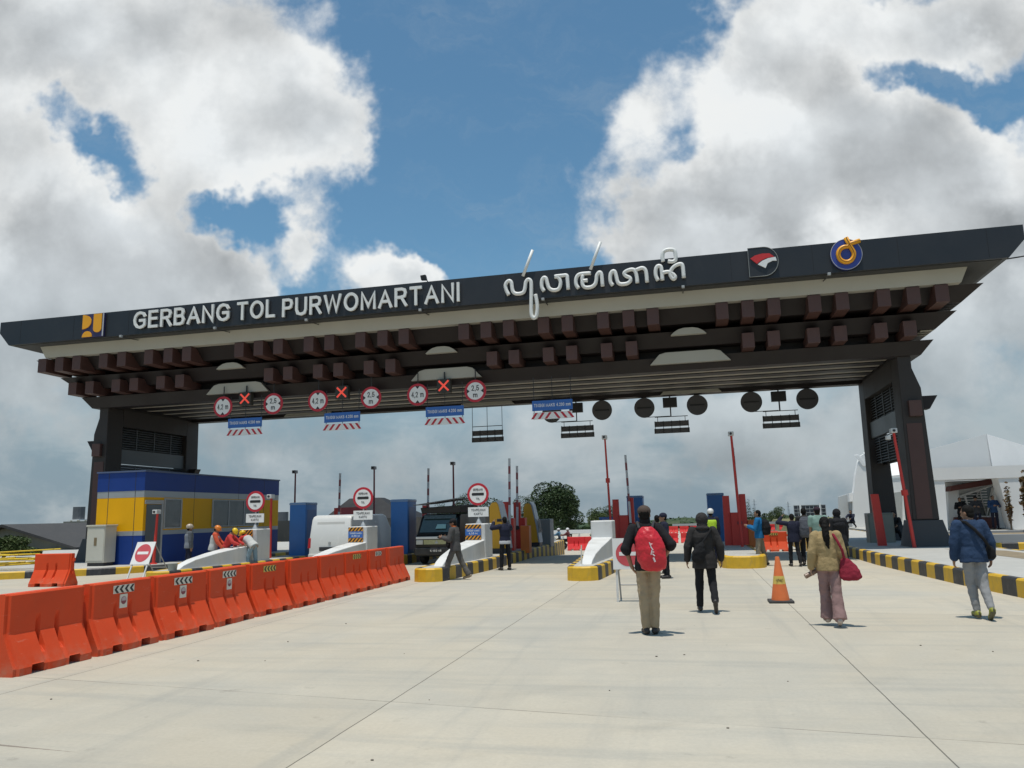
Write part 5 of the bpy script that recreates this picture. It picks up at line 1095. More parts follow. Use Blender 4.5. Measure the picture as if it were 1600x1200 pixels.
def leaves(rng, blobs, n, size):
    mb = MB(); tot = sum(b[1][0]*b[1][1]*b[1][2] for b in blobs)
    for (c, r) in blobs:
        k = max(6, int(n*(r[0]*r[1]*r[2])/tot))
        for _ in range(k):
            while True:
                v = Vector((rng.uniform(-1,1), rng.uniform(-1,1), rng.uniform(-1,1)))
                if v.length < 1: break
            v = v.normalized()*(v.length**.45)
            p = Vector(c)+Vector((v.x*r[0], v.y*r[1], v.z*r[2]))
            a = Vector((rng.gauss(0,1), rng.gauss(0,1), rng.gauss(0,.5))).normalized(); b = a.cross(Vector((rng.gauss(0,1), rng.gauss(0,1), rng.gauss(0,1)))).normalized(); s = size*rng.uniform(.6,1.4)
            mb.add([p-a*s-b*s*.1, p-b*s*.5, p+a*s, p+b*s*.5], [(0,1,2,3)])
    return mb
def tree(x, ytop, Y, wpx, label, kind='dark', seed=1, n=3500, trunk=.25, shape='round', ybase=None, group='trees along the skyline', name='tree'):
    rng = random.Random(seed); q = at(x, ytop, Y); h = q.z-gz(Y); w = at(x+wpx/2, ytop, Y).x-at(x-wpx/2, ytop, Y).x
    t = thing(name, label, 'tree', (q.x, Y, gz(Y)), 0, group); bl = []
    if shape == 'round':
        z0 = h*trunk
        for k in range(16):
            f = rng.random(); z = z0+(h-z0)*(.12+.76*f); rad = w/2*(1-abs(f-.42)*1.05); a = rng.uniform(0, 2*pi); d = rad*rng.uniform(.25,.8); s = w*rng.uniform(.13,.24)
            bl.append(((cos(a)*d, sin(a)*d, min(z, h-s*.62)), (s, s, s*.75)))
        bl.append(((0,0,h*.6),(w*.26,w*.26,h*.24))); bl.append(((w*.06,0,h-w*.10),(w*.13,w*.13,w*.10)))
    elif shape == 'spire':
        for k in range(9): f = k/8; s = w/2*(1-.8*f)+.1; bl.append(((rng.uniform(-.1,.1)*w, rng.uniform(-.1,.1)*w, h*(.12+.85*f)), (s, s, h*.09)))
    else:
        for k in range(10): a = rng.uniform(0,2*pi); d = w*rng.uniform(0,.42); s = w*rng.uniform(.12,.24); bl.append(((cos(a)*d, sin(a)*d*.5, h*rng.uniform(.45,.85)), (s, s, h*.2)))
    leaves(rng, bl, int(n*2.2), max(.07, w*.016)).build('crown', LM[kind], t)
    tr = MB(); tr.cyl((0,0,-.05), (0,0,h*.55), max(.06, w*.035), max(.03, w*.018), 8)
    for k in range(5):
        b = bl[k % len(bl)][0]; tr.cyl((0,0,h*(.22+.06*k)), (b[0]*.8, b[1]*.8, b[2]), max(.03, w*.014), .02, 6)
    tr.build('trunk', M_bark, t)
    return t
tree(860, 752, 74, 102, 'big dark green broad tree in the middle of the skyline', 'dark', 3, 9000, .10)
tree(826, 772, 82, 62, 'dark tree crown just left of the big broad tree', 'dark', 4, 3000, .1)
tree(890, 772, 78, 46, 'lobe-like dark tree at the right side of the big broad tree', 'dark', 14, 2600, .1)
tree(932, 792, 80, 56, 'lighter green tree right of the big broad tree', 'mid', 5, 4000, .08)
tree(952, 788, 95, 40, 'dark distant tree behind the thin red camera post', 'dark', 6, 2200, .1)
tree(722, 770, 70, 70, 'leafy tree behind the third round toll sign', 'dark', 7, 3600, .1)
tree(772, 780, 78, 90, 'dark tree between round toll sign and yellow machine', 'dark', 8, 3600, .05)
tree(684, 784, 84, 56, 'dark tree behind the black minibus roof', 'dark', 9, 2400, .05)
tree(1211, 792, 150, 44, 'round green tree in the distance left of the billboard', 'mid', 10, 3200, .1)
tree(1192, 802, 170, 22, 'small dark tree beside the distant round tree', 'dark', 11, 1500, .1)
tree(1129, 784, 160, 16, 'dark spire-shaped tree left of the short island gate', 'dark', 12, 1500, .1, 'spire')
tree(1118, 793, 170, 10, 'thin spire-shaped tree near the hooded man', 'dark', 13, 900, .1, 'spire')
tree(1168, 782, 165, 16, 'dark spire-shaped tree right of the short island gate', 'dark', 15, 1500, .1, 'spire')
tree(1178, 795, 172, 14, 'second dark spire-shaped tree right of the short island gate', 'dark', 16, 1300, .1, 'spire')
tree(1106, 795, 175, 8, 'slim bare-looking tree over the hood of the hooded man', 'dark', 17, 500, .1, 'spire')
tree(8, 838, 33, 78, 'bushy green plant at the left edge of the photo', 'mid', 18, 2600, .05, 'bush', name='shrub', group='shrubs')
tree(42, 852, 36, 40, 'low green bush in front of the old house', 'mid', 19, 1500, .05, 'bush', name='shrub', group='shrubs')
tree(436, 822, 62, 30, 'green bush behind the right end of the office', 'mid', 20, 1500, .05, 'bush', name='shrub', group='shrubs')
tree(1571, 752, 42.6, 16, 'thin young tree with brown dry leaves on the porch', 'dry', 21, 150, .45, 'round', name='sapling', group='saplings at the white building')
tree(1597, 735, 41, 24, 'young tree with rusty leaves at the right edge of the photo', 'dry', 22, 420, .3, 'round', name='sapling', group='saplings at the white building')
rng = random.Random(9); bl = []                                   # far wooded skyline, one mass
for k in range(430):
    a = rng.uniform(-1.25, .75); Y = rng.uniform(330, 520); X = math.tan(a)*Y; s = rng.uniform(5, 11)
    bl.append(((X, Y, gz(Y)+rng.uniform(.4, 2.0)), (s*1.6, s, rng.uniform(1.6, 3.6))))
mb = leaves(rng, bl, 40000, .7)
for c, r in bl: mb.ell(c, (r[0]*.86, r[1]*.86, r[2]*.86), 12, 7)
o = mb.build('far_wood', LM['dark']); o['kind'] = 'stuff'; o['label'] = 'far wooded skyline along the horizon'; o['category'] = 'wood'
mb = MB()
for k in range(40):
    q = Vector((rng.uniform(-6.5, 6.5), rng.uniform(3.2, 13), .0)); s = rng.uniform(.004, .013); mb.ell((q.x, q.y, s*.5), (s*rng.uniform(.8,1.7), s, s*.7), 7, 5)
o = mb.build('road_grit', mat('grit', (.16,.14,.11), .9, .3, 30)); o['kind'] = 'stuff'; o['label'] = 'small stones scattered over the concrete'; o['category'] = 'stones'

t = thing('overhead_cable', 'black overhead cable leaving the right end of the canopy', 'cable', (10.0, 27.0, 9.2)); a = at(1530, 411, 26.6); b = at(1604, 391, 26.6); b = b+(b-a)*3
MB().tube([a.lerp(b, k/10)+Vector((0,0,-.25*sin(pi*k/10))) for k in range(11)], .022, 6).build('cable_line', M_dark, t, world=True)
# ------------------------------------------------------------------ people
M_skin = mat('skin', (.27,.145,.085), .55, .08, 6); M_skin_l = mat('skin_light', (.42,.26,.18), .55, .06, 6); M_hair = mat('black_hair', (.009,.008,.007), .75, .3, 14, .3, 60, spec=.15); M_eye = mat('eye_dark', (.02,.015,.012), .25)
def cloth(name, col, var=.14): return mat('cloth_'+name, col, .88, var, 5, .35, 90, spec=.2)
def hand(mb, wr, d, side, curl=.45, nrm=None):
    d = d.normalized(); n = Vector(nrm) if nrm else Vector((-side, 0, 0)); n = (n-d*n.dot(d))
    n = n.normalized() if n.length > .1 else d.orthogonal().normalized()
    w = d.cross(n)
    if w.dot(Vector((0, 1, .3))) < 0: w = -w
    M3 = Matrix((w, d, n)).transposed().to_4x4()
    mb.ell(wr+d*.048, (.040,.054,.017), 12, 8, M3); mb.cap(wr-d*.02, wr+d*.03, .026, .028, 10)
    for i, l in enumerate((.072,.080,.074,.058)):
        b = wr+d*(.088-.004*abs(i-1.3))+w*((1.5-i)*.0195); c1 = curl*.6; c2 = curl*1.9
        m = b+(d*cos(c1)+n*sin(c1))*l*.5; e = m+(d*cos(c2)+n*sin(c2))*l*.5
        mb.cap(b-d*.012, m, .0098, .0092, 8); mb.cap(m, e, .0092, .0080, 8)
    b = wr+d*.028+w*.034; m = b+(d*.62+w*.66+n*.25).normalized()*.036; e = m+(d*.85+w*.25+n*.4).normalized()*.032
    mb.cap(b, m, .0125, .011, 8); mb.cap(m, e, .011, .0092, 8)
class Person: pass
PN = [0]
def person(label, pos, rz=0.0, H=1.7, legs=None, arms=None, lean=0, side_lean=0, twist=0, head=(0,0), top=None, sleeve='long', hem=-.10, ease=.018, flare=0.0, bottom=None, fit=0.0, cuff=0.0, shoes=None, skin=None, hair='short', gear=None, vox=.0105, group=None, waist=None, base=0.0, hands=(.45,.45), hairm=None, shoe2=None, topdisp=.014, vest=None, slim=1.0):
    k = H/1.7; p = Person(); legs = legs or ((0,3,2,0),(0,3,2,0)); arms = arms or ((( -.14,0,-1),(-.03,.12,-1)),((.14,0,-1),(.03,.12,-1))); skin = skin or M_skin
    PN[0] += 1
    t = thing('person', label, 'person', pos, rz, group); p.t = t; p.k = k
    # joints
    hip = {}; kn = {}; an = {}; toe = {}; heel = {}
    for i, s in enumerate((-1, 1)):
        f, o, b, tp = legs[i][:4]; yaw = legs[i][4] if len(legs[i]) > 4 else 6
        f_, o_, b_ = radians(f), radians(o), radians(b)
        h = Vector((s*.088, 0, -.03)); td = Vector((s*sin(o_), sin(f_)*cos(o_), -cos(f_)*cos(o_))).normalized()
        sd = Vector((s*sin(o_)*.6, sin(f_-b_), -cos(f_-b_))).normalized()
        hip[i] = h; kn[i] = h+td*.425; an[i] = kn[i]+sd*.405
        y_ = radians(yaw)*s; fd = Vector((sin(y_)*cos(radians(tp)), cos(y_)*cos(radians(tp)), sin(radians(tp))))
        up = (Vector((0,0,1))-fd*fd.z).normalized()
        heel[i] = an[i]-fd*.045-up*.05; toe[i] = an[i]+fd*.165-up*.055
    low = min(min(heel[i].z, toe[i].z)-.036 for i in (0, 1)); zp = -low; P0 = Vector((0, 0, zp))
    for dd in (hip, kn, an, toe, heel):
        for i in dd: dd[i] = dd[i]+P0
    T = Matrix.Translation(P0) @ Matrix.Rotation(radians(side_lean), 4, 'Y') @ Matrix.Rotation(-radians(lean), 4, 'X') @ Matrix.Rotation(radians(twist), 4, 'Z')
    p.T = T
    sh = {i: T @ Vector((s*.178*slim, -.005, .455)) for i, s in enumerate((-1, 1))}; el = {}; wr = {}; fo = {}
    for i in (0, 1):
        a = arms[i]; u = Vector(a[0]).normalized(); f = Vector(a[1]).normalized(); el[i] = sh[i]+u*.285; wr[i] = el[i]+f*.245; fo[i] = Vector(a[2]).normalized() if len(a) > 2 else f
    p.sh, p.el, p.wr, p.kn, p.an, p.hip, p.P0 = sh, el, wr, kn, an, hip, P0
    Hd = T @ Matrix.Translation((0, .012, .645)) @ Matrix.Rotation(radians(head[0]), 4, 'Z') @ Matrix.Rotation(radians(head[1]), 4, 'X'); p.Hd = Hd
    KS = Matrix.Scale(k, 4)
    def fin(mb, name, m, par, v=vox, it=4, disp=0, ds=.12):
        mb.v = [KS @ q for q in mb.v]; me = solid(mb, v, it, disp, ds); return link(name, me, m, par, smooth='all')
    p.fin = fin
    def tr(fn, M):
        mb = MB(); fn(mb); return [M @ q for q in mb.v], mb.f
    # body
    b = MB()
    def torso(mb, e=0.0, z0=-.11, cut=None, fl=0.0):
        R = [(-.22,.160,.112),(-.10,.166,.116),(0,.163,.114),(.12,.138,.100),(.25,.150,.110),(.35,.166,.114),(.43,.160,.098),(.485,.108,.078),(.54,.058,.058)]
        rings = []
        for z, rx, ry in R:
            if z < z0-.001: continue
            if cut is not None and z > cut: continue
            g = fl*max(0, (.15-z)/.3); rings.append(((0, -.004, z), (rx+e+g)*slim, ry+e+g))
        if rings[0][0][2] > z0: q = rings[0]; rings.insert(0, ((0,-.004,z0), q[1]+fl*.1, q[2]+fl*.1))
        mb.loft(rings, 26)
    v, f = tr(lambda m: torso(m, 0, -.11), T); b.add(v, f)
    def headf(m):
        m.ell((0,-.012,.022),(.074,.094,.098),18,12); m.ell((0,.030,-.060),(.052,.052,.056),14,9); m.ell((0,.045,-.015),(.056,.045,.06),14,9)
        m.cap((0,.086,.018),(0,.104,-.022),.010,.014,8); m.ell((0,.080,-.056),(.026,.014,.012),10,6); m.ell((0,.066,-.094),(.024,.018,.016),10,6)
        for s in (-1, 1): m.ell((s*.076,-.012,-.008),(.011,.024,.033),10,7); m.ell((s*.032,.076,.030),(.024,.010,.009),10,6)
        m.cap((0,-.012,-.14),(0,-.008,-.03),.056,.054,14)
    v, f = tr(headf, Hd); b.add(v, f)
    for i, s in enumerate((-1, 1)):
        b.cap(sh[i], el[i], .050, .040, 12); b.cap(el[i], wr[i], .039, .026, 12); hand(b, wr[i], fo[i], s, hands[i], arms[i][3] if len(arms[i]) > 3 else None)
        b.cap(hip[i], kn[i], .080, .052, 12); b.cap(kn[i], an[i], .050, .036, 12); b.cap(an[i], heel[i], .036, .03, 10); b.cap(heel[i], toe[i], .03, .026, 10)
    fin(b, 'body', skin, t, vox, 3)
    ey = MB()
    for s in (-1, 1): ey.ell(Hd @ Vector((s*.031,.0865,.012)), (.011,.008,.006), 8, 6)
    ey.v = [KS @ q for q in ey.v]; ey.build('eyes', M_eye, t, smooth='all')
    # trousers
    tb = MB(); v, f = tr(lambda m: torso(m, .010+fit*.2, -.11, .08), T); tb.add(v, f)
    for i in (0, 1):
        a_ = an[i]+(kn[i]-an[i])*.06
        tb.cap(hip[i], kn[i], .084+fit*.5, .066+fit, 14); tb.cap(kn[i], a_, .064+fit, .049+fit*1.25+cuff, 14)
        if fit > .014: tb.cyl(kn[i].lerp(a_, .5), a_+(a_-kn[i])*.10, .06+fit, .064+fit*1.5+cuff, 16)
    fin(tb, 'trousers', bottom, t, vox*1.1, 3, .024, .085)
    # shoes
    for i in (0, 1):
        sm = MB(); fd = (toe[i]-heel[i]).normalized(); sm.cap(heel[i]+Vector((0,0,.008)), toe[i]-fd*.0, .043, .036, 12); sm.cap(an[i]+(heel[i]-an[i])*.35, heel[i]+fd*.06, .044, .046, 12)
        sm.v = [KS @ q for q in sm.v]; me = solid(sm, .011, 3)
        link('shoe', me, shoes, t, smooth='all')
        if shoe2: s2 = MB(); s2.cap(heel[i]+Vector((0,0,-.02)), toe[i]+Vector((0,0,-.02)), .04, .035, 10); s2.ell(heel[i]+Vector((0,-.03,.02)), (.02,.02,.035), 8, 6); fin(s2, 'shoe_sole', shoe2, t, .011, 2)
    # top
    tp_ = MB(); v, f = tr(lambda m: torso(m, ease, hem, None, flare), T); tp_.add(v, f)
    sl = .92 if sleeve == 'long' else (1.0 if sleeve == 'half' else .62)
    for i in (0, 1):
        e_ = sh[i]+(el[i]-sh[i])*(1 if sleeve != 'short' else .62)
        tp_.cap(sh[i], e_, .060+ease*.8, .050+ease*.8, 14)
        if sleeve == 'long': tp_.cap(el[i], el[i]+(wr[i]-el[i])*.93, .049+ease*.8, .034+ease*.75, 14)
        if sleeve == 'half': tp_.cap(el[i], el[i]+(wr[i]-el[i])*.12, .056+ease*.8, .052+ease*.8, 14)
    o = fin(tp_, 'top', top, t, vox*1.1, 4, topdisp, .10); p.top = o
    if waist:
        w_ = MB(); v, f = tr(lambda m: torso(m, ease+.004, hem-.05, .0), T); w_.add(v, f); fin(w_, 'shirt_hem', waist, t, vox*1.2, 3)
    if vest:
        w_ = MB(); v, f = tr(lambda m: torso(m, ease+.014, hem-.02, .44), T); w_.add(v, f); fin(w_, 'vest', vest, t, vox*1.2, 3)
    # hair and headwear
    hm = hairm or M_hair
    def hshape(fn, name, m, v_=.010, it=3, disp=0.0):
        mb = MB(); fn(mb); mb.v = [Hd @ q for q in mb.v]; return fin(mb, name, m, t, v_, it, disp, .03)
    if hair in ('short', 'cap', 'helmet', 'pony'):
        hshape(lambda m: (m.ell((0,-.026,.034),(.083,.094,.097),18,12), m.ell((0,-.048,-.030),(.070,.062,.062),14,9)), 'hair', hm, .009, 2, .012)
    if hair == 'pony':
        def pt(m):
            m.cap((0,-.110,.02),(0,-.128,-.05),.045,.052,12); m.cap((0,-.128,-.05),(.0,-.135,-.20),.052,.058,12); m.cap((0,-.135,-.20),(.012,-.130,-.33),.058,.034,12); m.cap((.012,-.13,-.33),(.03,-.125,-.40),.034,.012,10)
        hshape(pt, 'ponytail', hm, .010, 3, .022)
        hshape(lambda m: m.ell((0,-.128,.01),(.026,.018,.014),10,7), 'hair_tie', cloth('tie_grey', (.35,.33,.3)), .006, 1)
    if hair == 'cap':
        cm = gear
        hshape(lambda m: m.ell((0,-.014,.052),(.094,.108,.082),20,12), 'cap_crown', cm, .009, 3)
        hshape(lambda m: m.ell((0,.115,.045),(.065,.075,.010),16,8), 'cap_visor', cm, .008, 2)
    if hair == 'helmet':
        hshape(lambda m: (m.ell((0,-.010,.060),(.108,.132,.105),22,12)), 'helmet_shell', gear, .010, 3); hshape(lambda m: m.ell((0,.010,.040),(.122,.160,.014),22,8), 'helmet_brim', gear, .009, 2)
    if hair == 'hood':
        hshape(lambda m: (m.ell((0,-.024,.022),(.112,.124,.125),20,12), m.ell((0,-.030,-.080),(.098,.104,.085),16,9), m.ell((0,-.05,-.14),(.13,.11,.05),16,9)), 'hood', gear, .010, 4, .016)
    if hair == 'hijab':
        hshape(lambda m: (m.ell((0,-.022,.020),(.094,.106,.112),20,12), m.ell((0,-.01,-.10),(.092,.086,.08),16,9), m.ell((0,-.02,-.20),(.19,.13,.09),18,9), m.ell((0,-.04,-.30),(.20,.13,.12),18,9)), 'headscarf', gear, .011, 4, .02)
    p.loc = Vector(pos); p.rz = rz
    return p
def held(p, name, label, cat, c):                   # something a person carries: a thing of its own, built in the person's frame
    c = Vector(c); R = Matrix.Rotation(p.rz, 4, 'Z'); t = thing(name, label, cat, p.loc+R @ c, p.rz)
    def fin(mb, nm, m, par=None, v=.010, it=3, disp=0, ds=.1, raw=False):
        mb.v = [q-c for q in mb.v]
        if raw: return mb.build(nm, m, par or t, smooth=True)
        return link(nm, solid(mb, v, it, disp, ds), m, par or t, smooth='all')
    return t, fin
def strap(mb, pts, w=.022, th=.3): return mb.tube(pts, w, 8, flat=((1,0,0), 1.0))
C_blk = cloth('black', (.016,.016,.018)); C_dg = cloth('dark_grey', (.030,.029,.028)); C_khaki = cloth('khaki', (.36,.28,.18)); C_nav = cloth('navy', (.020,.022,.040)); C_gry = cloth('grey', (.20,.20,.205)); C_sling = cloth('sling_black', (.014,.014,.015))
M_shoe = mat('dark_shoe', (.025,.020,.018), .5, .15, 8)
# 1 the man with the red bag
q = gnd(1018, 991); P = person('man in black shirt and khaki trousers carrying a red covered backpack', (q.x, q.y, 0), .04, 1.79,
    legs=((-1,-2,1,0,14),(3,-3,5,0,10)), arms=(((-.38,-.20,-.9),(.26,.20,-.95),(.4,.2,-.9)),((.60,-.28,-.76),(-.50,.26,-.85),(-.4,.2,-.9))), slim=.95, side_lean=-1, lean=-3, head=(4,-6), top=C_blk, sleeve='half', hem=-.10, ease=.024, bottom=C_khaki, fit=.010, shoes=M_shoe, hair='cap', gear=cloth('cap_brown', (.085,.062,.05)), vox=.009)
sc = MB(); sc.v = []; sc.cap(P.Hd @ Vector((0,-.02,-.10)), P.Hd @ Vector((0,-.02,-.05)), .074, .078, 14); P.fin(sc, 'neck_mask', C_blk, P.t, .010, 3, .01, .05)
t, fin = held(P, 'backpack', 'bulging red rain covered backpack on the back of the man in black', 'backpack', (.05,-.24,1.21))
b = MB(); M_ = Matrix.Rotation(radians(-7), 4, 'Y')
b.loft([tuple([M_ @ Vector((0,-.235,z))+Vector((.05,-.01,1.21)), rx, ry]) for z, rx, ry in ((-.32,.09,.06),(-.28,.165,.105),(-.17,.207,.135),(0,.212,.145),(.14,.19,.13),(.24,.135,.10),(.305,.065,.055))], 28)
C_red = mat('red_nylon', (.55,.020,.032), .45, .12, 4, .3, 30, spec=.4); fin(b, 'rain_cover', C_red, None, .010, 4, .028, .10)
st = MB()
for s in (-1, 1): st.tube([(s*.09+.0,-.17,1.49),(s*.118,-.06,1.575),(s*.128,.07,1.52),(s*.135,.125,1.37)], .02, 8)
fin(st, 'shoulder_strap', cloth('strap_grey', (.05,.052,.055)), None, raw=True)
pr = MB()
for (x, z, dx, dz, r) in ((.045,1.26,.02,-.06,.008),(.06,1.20,.03,-.05,.009),(.075,1.15,-.015,-.06,.008),(.08,1.10,.03,-.03,.009),(.09,1.05,.02,-.06,.013),(.055,1.235,.03,.0,.006),(.075,1.125,.03,.0,.006)):
    pr.tube([(x,-.388,z+.04),(x+dx*.5,-.391,z+.04+dz*.5),(x+dx,-.389,z+.04+dz)], r, 6)
fin(pr, 'white_print', mat('print_white', (.62,.55,.55), .5), None, raw=True)
# 2 the hooded man
q = gnd(1106, 957); C_hood = cloth('charcoal_hoodie', (.034,.031,.030)); P = person('hooded person in charcoal jacket and black trousers walking away, right heel lifted', (q.x, q.y, 0), .02, 1.63,
    legs=((5,3,6,0),(-4,4,36,-58)), arms=(((-.34,-.06,-.93),(-.10,.12,-.98)),((.36,-.06,-.92),(.06,.14,-.98))), head=(0,-4), top=C_hood, hem=-.20, ease=.036, flare=.02, bottom=C_blk, fit=.010, shoes=M_shoe, hair='hood', gear=C_hood, vox=.009, topdisp=.022)
t, fin = held(P, 'sling_bag', 'dark sling bag slung low over the back of the hooded person', 'bag', (-.10,-.19,1.02))
b = MB(); b.loft([((-.11,-.19,.84),.06,.03),((-.11,-.20,.90),.11,.055),((-.09,-.205,1.02),.115,.06),((-.06,-.195,1.13),.07,.045),((-.03,-.185,1.18),.035,.03)], 22); fin(b, 'bag_body', C_sling, None, .010, 3, .02, .06)
s = MB().tube([(-.03,-.185,1.16),(.06,-.165,1.28),(.13,-.12,1.38),(.15,-.03,1.43),(.12,.07,1.38)], .018, 8); fin(s, 'strap', C_sling, None, raw=True)
# 3 the woman with the red bag
q = gnd(1303, 979); C_must = cloth('mustard_sweater', (.34,.25,.125)); P = person('woman with long ponytail in mustard sweater and mauve trousers carrying a red shoulder bag', (q.x, q.y, 0), .0, 1.53,
    legs=((13,-2,10,0),(-7,-1,8,-20)), arms=(((-.26,-.06,-.95),(-.12,.20,-.97)),((.22,-.04,-.97),(.10,.25,-.96))), hands=(.9,.5), head=(-6,-4), top=C_must, hem=-.10, ease=.036, flare=.0, bottom=cloth('mauve', (.27,.172,.162)), fit=.020, cuff=.022, shoes=mat('beige_shoe', (.45,.38,.33), .6), skin=M_skin_l, hair='pony', vox=.009, slim=.92, topdisp=.024)
t, fin = held(P, 'shoulder_bag', 'dark red slouchy shoulder bag hanging at the hip of the woman', 'bag', (.27,-.08,.80))
b = MB(); b.loft([((.28,-.08,.66),.10,.06),((.28,-.08,.70),.155,.085),((.28,-.08,.80),.145,.08),((.25,-.08,.90),.10,.055),((.22,-.08,.97),.05,.03)], 22); C_bag = cloth('bag_red', (.24,.022,.04)); fin(b, 'bag_body', C_bag, None, .010, 3, .022, .07)
s = MB().tube([(.22,-.09,.95),(.185,-.15,1.10),(.135,-.155,1.22),(.095,-.10,1.315),(.085,-.01,1.33),(.12,.09,1.25),(.21,.05,.98)], .019, 8); fin(s, 'strap', C_bag, None, raw=True)
w = P.wr[0]*P.k; t, fin = held(P, 'tumbler', 'small brown drinks tumbler in the left hand of the woman', 'tumbler', (w.x,w.y+.03,w.z-.08)); c = Vector((w.x-.005,w.y+.025,w.z-.085)); fin(MB().cyl(c+Vector((-.085,-.02,-.04)), c+Vector((.075,.02,.035)), .036, .034, 16), 'tumbler_body', mat('tumbler_brown', (.20,.12,.08), .35), None, raw=True); fin(MB().cyl(c+Vector((.0755,.02,.0355)), c+Vector((.10,.026,.047)), .037, .035, 16), 'tumbler_lid', mat('tumbler_lid', (.32,.24,.17), .4), None, raw=True)
# 4 the man in the blue jacket on the right
q = gnd(1533, 967); C_den = cloth('denim_blue', (.025,.048,.098)); P = person('man in blue jacket, grey joggers and yellow green trainers walking near the right kerb', (q.x, q.y, 0), .10, 1.65,
    legs=((7,-4,14,0,-4),(-9,-3,20,-34,8)), arms=(((-.24,.04,-.97),(-.06,.18,-.98)),((.30,-.12,-.94),(-.02,.12,-.99))), head=(34,-8), lean=3, top=C_den, hem=-.12, ease=.040, flare=.0, bottom=cloth('grey_joggers', (.27,.27,.27)), fit=.014, cuff=-.012, shoes=mat('trainer_lime', (.26,.27,.03), .5, .5, 20), shoe2=mat('trainer_sole', (.10,.095,.05), .6), hair='short', vox=.009, topdisp=.024)
t, fin = held(P, 'sling_bag', 'black sling bag worn across the blue jacket', 'bag', (.21,-.08,.98))
s = MB().tube([(-.12,.03,1.455),(-.095,-.09,1.44),(-.01,-.175,1.33),(.10,-.185,1.18),(.19,-.13,1.05)], .024, 8); fin(s, 'strap', C_sling, None, raw=True)
b = MB(); b.loft([((.22,-.06,.88),.05,.06),((.225,-.06,.92),.065,.10),((.22,-.07,1.02),.06,.09),((.20,-.10,1.08),.03,.04)], 18); fin(b, 'bag_body', C_sling, None, .010, 3)
# 5 cameraman walking left
q = gnd(712, 906); C_gr2 = cloth('grey_brown', (.075,.072,.070)); P = person('man in grey clothes and black cap striding left past the kerb, holding a camera', (q.x, q.y, 0), radians(86), 1.68,
    legs=((24,2,14,-4),(-20,2,10,-14)), arms=(((-.25,.20,-.95),(.22,.86,.25)),((.25,.25,-.93),(-.28,.90,.22))), lean=4, head=(4,-12), top=C_gr2, hem=-.14, ease=.034, bottom=cloth('grey_trousers', (.105,.098,.088)), fit=.016, shoes=mat('tan_shoe', (.28,.22,.15), .6), hair='cap', gear=C_blk)
b = MB(); b.cap(P.Hd @ Vector((0,.0,-.13)), P.Hd @ Vector((0,.02,-.09)), .078, .07, 14); P.fin(b, 'orange_collar', cloth('orange', (.50,.12,.03)), P.t, .010, 3)
w = (P.wr[0]+P.wr[1])*.5*P.k; t, fin = held(P, 'camera', 'black camera held in front of the man in grey', 'camera', w+Vector((0,.10,.0))); fin(MB().cbox(w.x-.075,w.x+.075,w.y+.07,w.y+.13,w.z-.04,w.z+.06,.012), 'camera_body', M_dark, None, raw=True); fin(MB().cyl(w+Vector((0,.131,.01)), w+Vector((0,.20,.01)), .034, n=14), 'camera_lens', M_sbk, None, raw=True)
t, fin = held(P, 'waist_bag', 'black bag hanging on the belly of the man in grey', 'bag', (.02,.20,1.02)); fin(MB().loft([((.02,.19,.86),.07,.04),((.02,.20,.92),.13,.075),((.02,.20,1.06),.12,.07),((.02,.19,1.14),.06,.04)], 18), 'bag_body', C_sling, None, .010, 3, .02, .06)
# 6 the man taking photos
q = gnd(790, 891); P = person('man in navy jacket taking a photo with raised camera beside the striped kerb', (q.x, q.y, 0), radians(38), 1.66,
    legs=((2,4,2,0),(-2,4,2,0)), arms=(((-.55,.62,-.15),(.45,.45,.75)),((.45,.70,-.25),(-.50,.40,.75))), head=(0,0), top=C_nav, hem=-.06, ease=.032, bottom=C_blk, fit=.006, shoes=M_shoe, hair='short', waist=cloth('white_shirt', (.55,.55,.56)))
w = (P.wr[0]+P.wr[1])*.5*P.k; t, fin = held(P, 'camera', 'black camera raised to the face of the man in navy', 'camera', w+Vector((0,.03,.05))); fin(MB().cbox(w.x-.08,w.x+.08,w.y+.0,w.y+.06,w.z+.03,w.z+.13,.012), 'camera_body', M_dark, None, raw=True); fin(MB().cyl(w+Vector((0,.061,.08)), w+Vector((0,.15,.08)), .038, n=14), 'camera_lens', M_sbk, None, raw=True)
# 7-10 workers at the prow wall
def hm(nm, c): return mat('helmet_'+nm, c, .35, .05, 4)
C_rs = cloth('work_red', (.50,.05,.045)); C_ov = cloth('work_orange', (.58,.10,.05)); C_vg = cloth('vest_pale', (.46,.47,.45)); C_jean = cloth('jeans', (.11,.18,.27))
def w_at(x, Y): q = at(x, 830, Y); return (q.x, Y, 0)
person('worker with beige hard hat and grey vest in front of the office wall', w_at(296, 25.6), radians(-40), 1.66, top=cloth('dull_grey', (.10,.11,.12)), hem=-.08, ease=.03, bottom=C_nav, fit=.008, shoes=M_shoe, hair='helmet', gear=hm('beige', (.42,.36,.28)), vest=cloth('vest_grey', (.19,.21,.24)), vox=.012, group='workers in hard hats')
person('worker with orange hard hat, orange sleeves and pale vest behind the prow wall', w_at(334, 24.2), radians(-65), 1.60, lean=10, head=(0,-22), arms=(((-.2,.45,-.85),(.1,.75,-.6)),((.2,.35,-.9),(-.1,.6,-.75))), top=C_ov, hem=-.1, ease=.03, bottom=C_nav, fit=.008, shoes=M_shoe, hair='helmet', gear=hm('orange', (.68,.20,.02)), vest=C_vg, vox=.012, group='workers in hard hats')
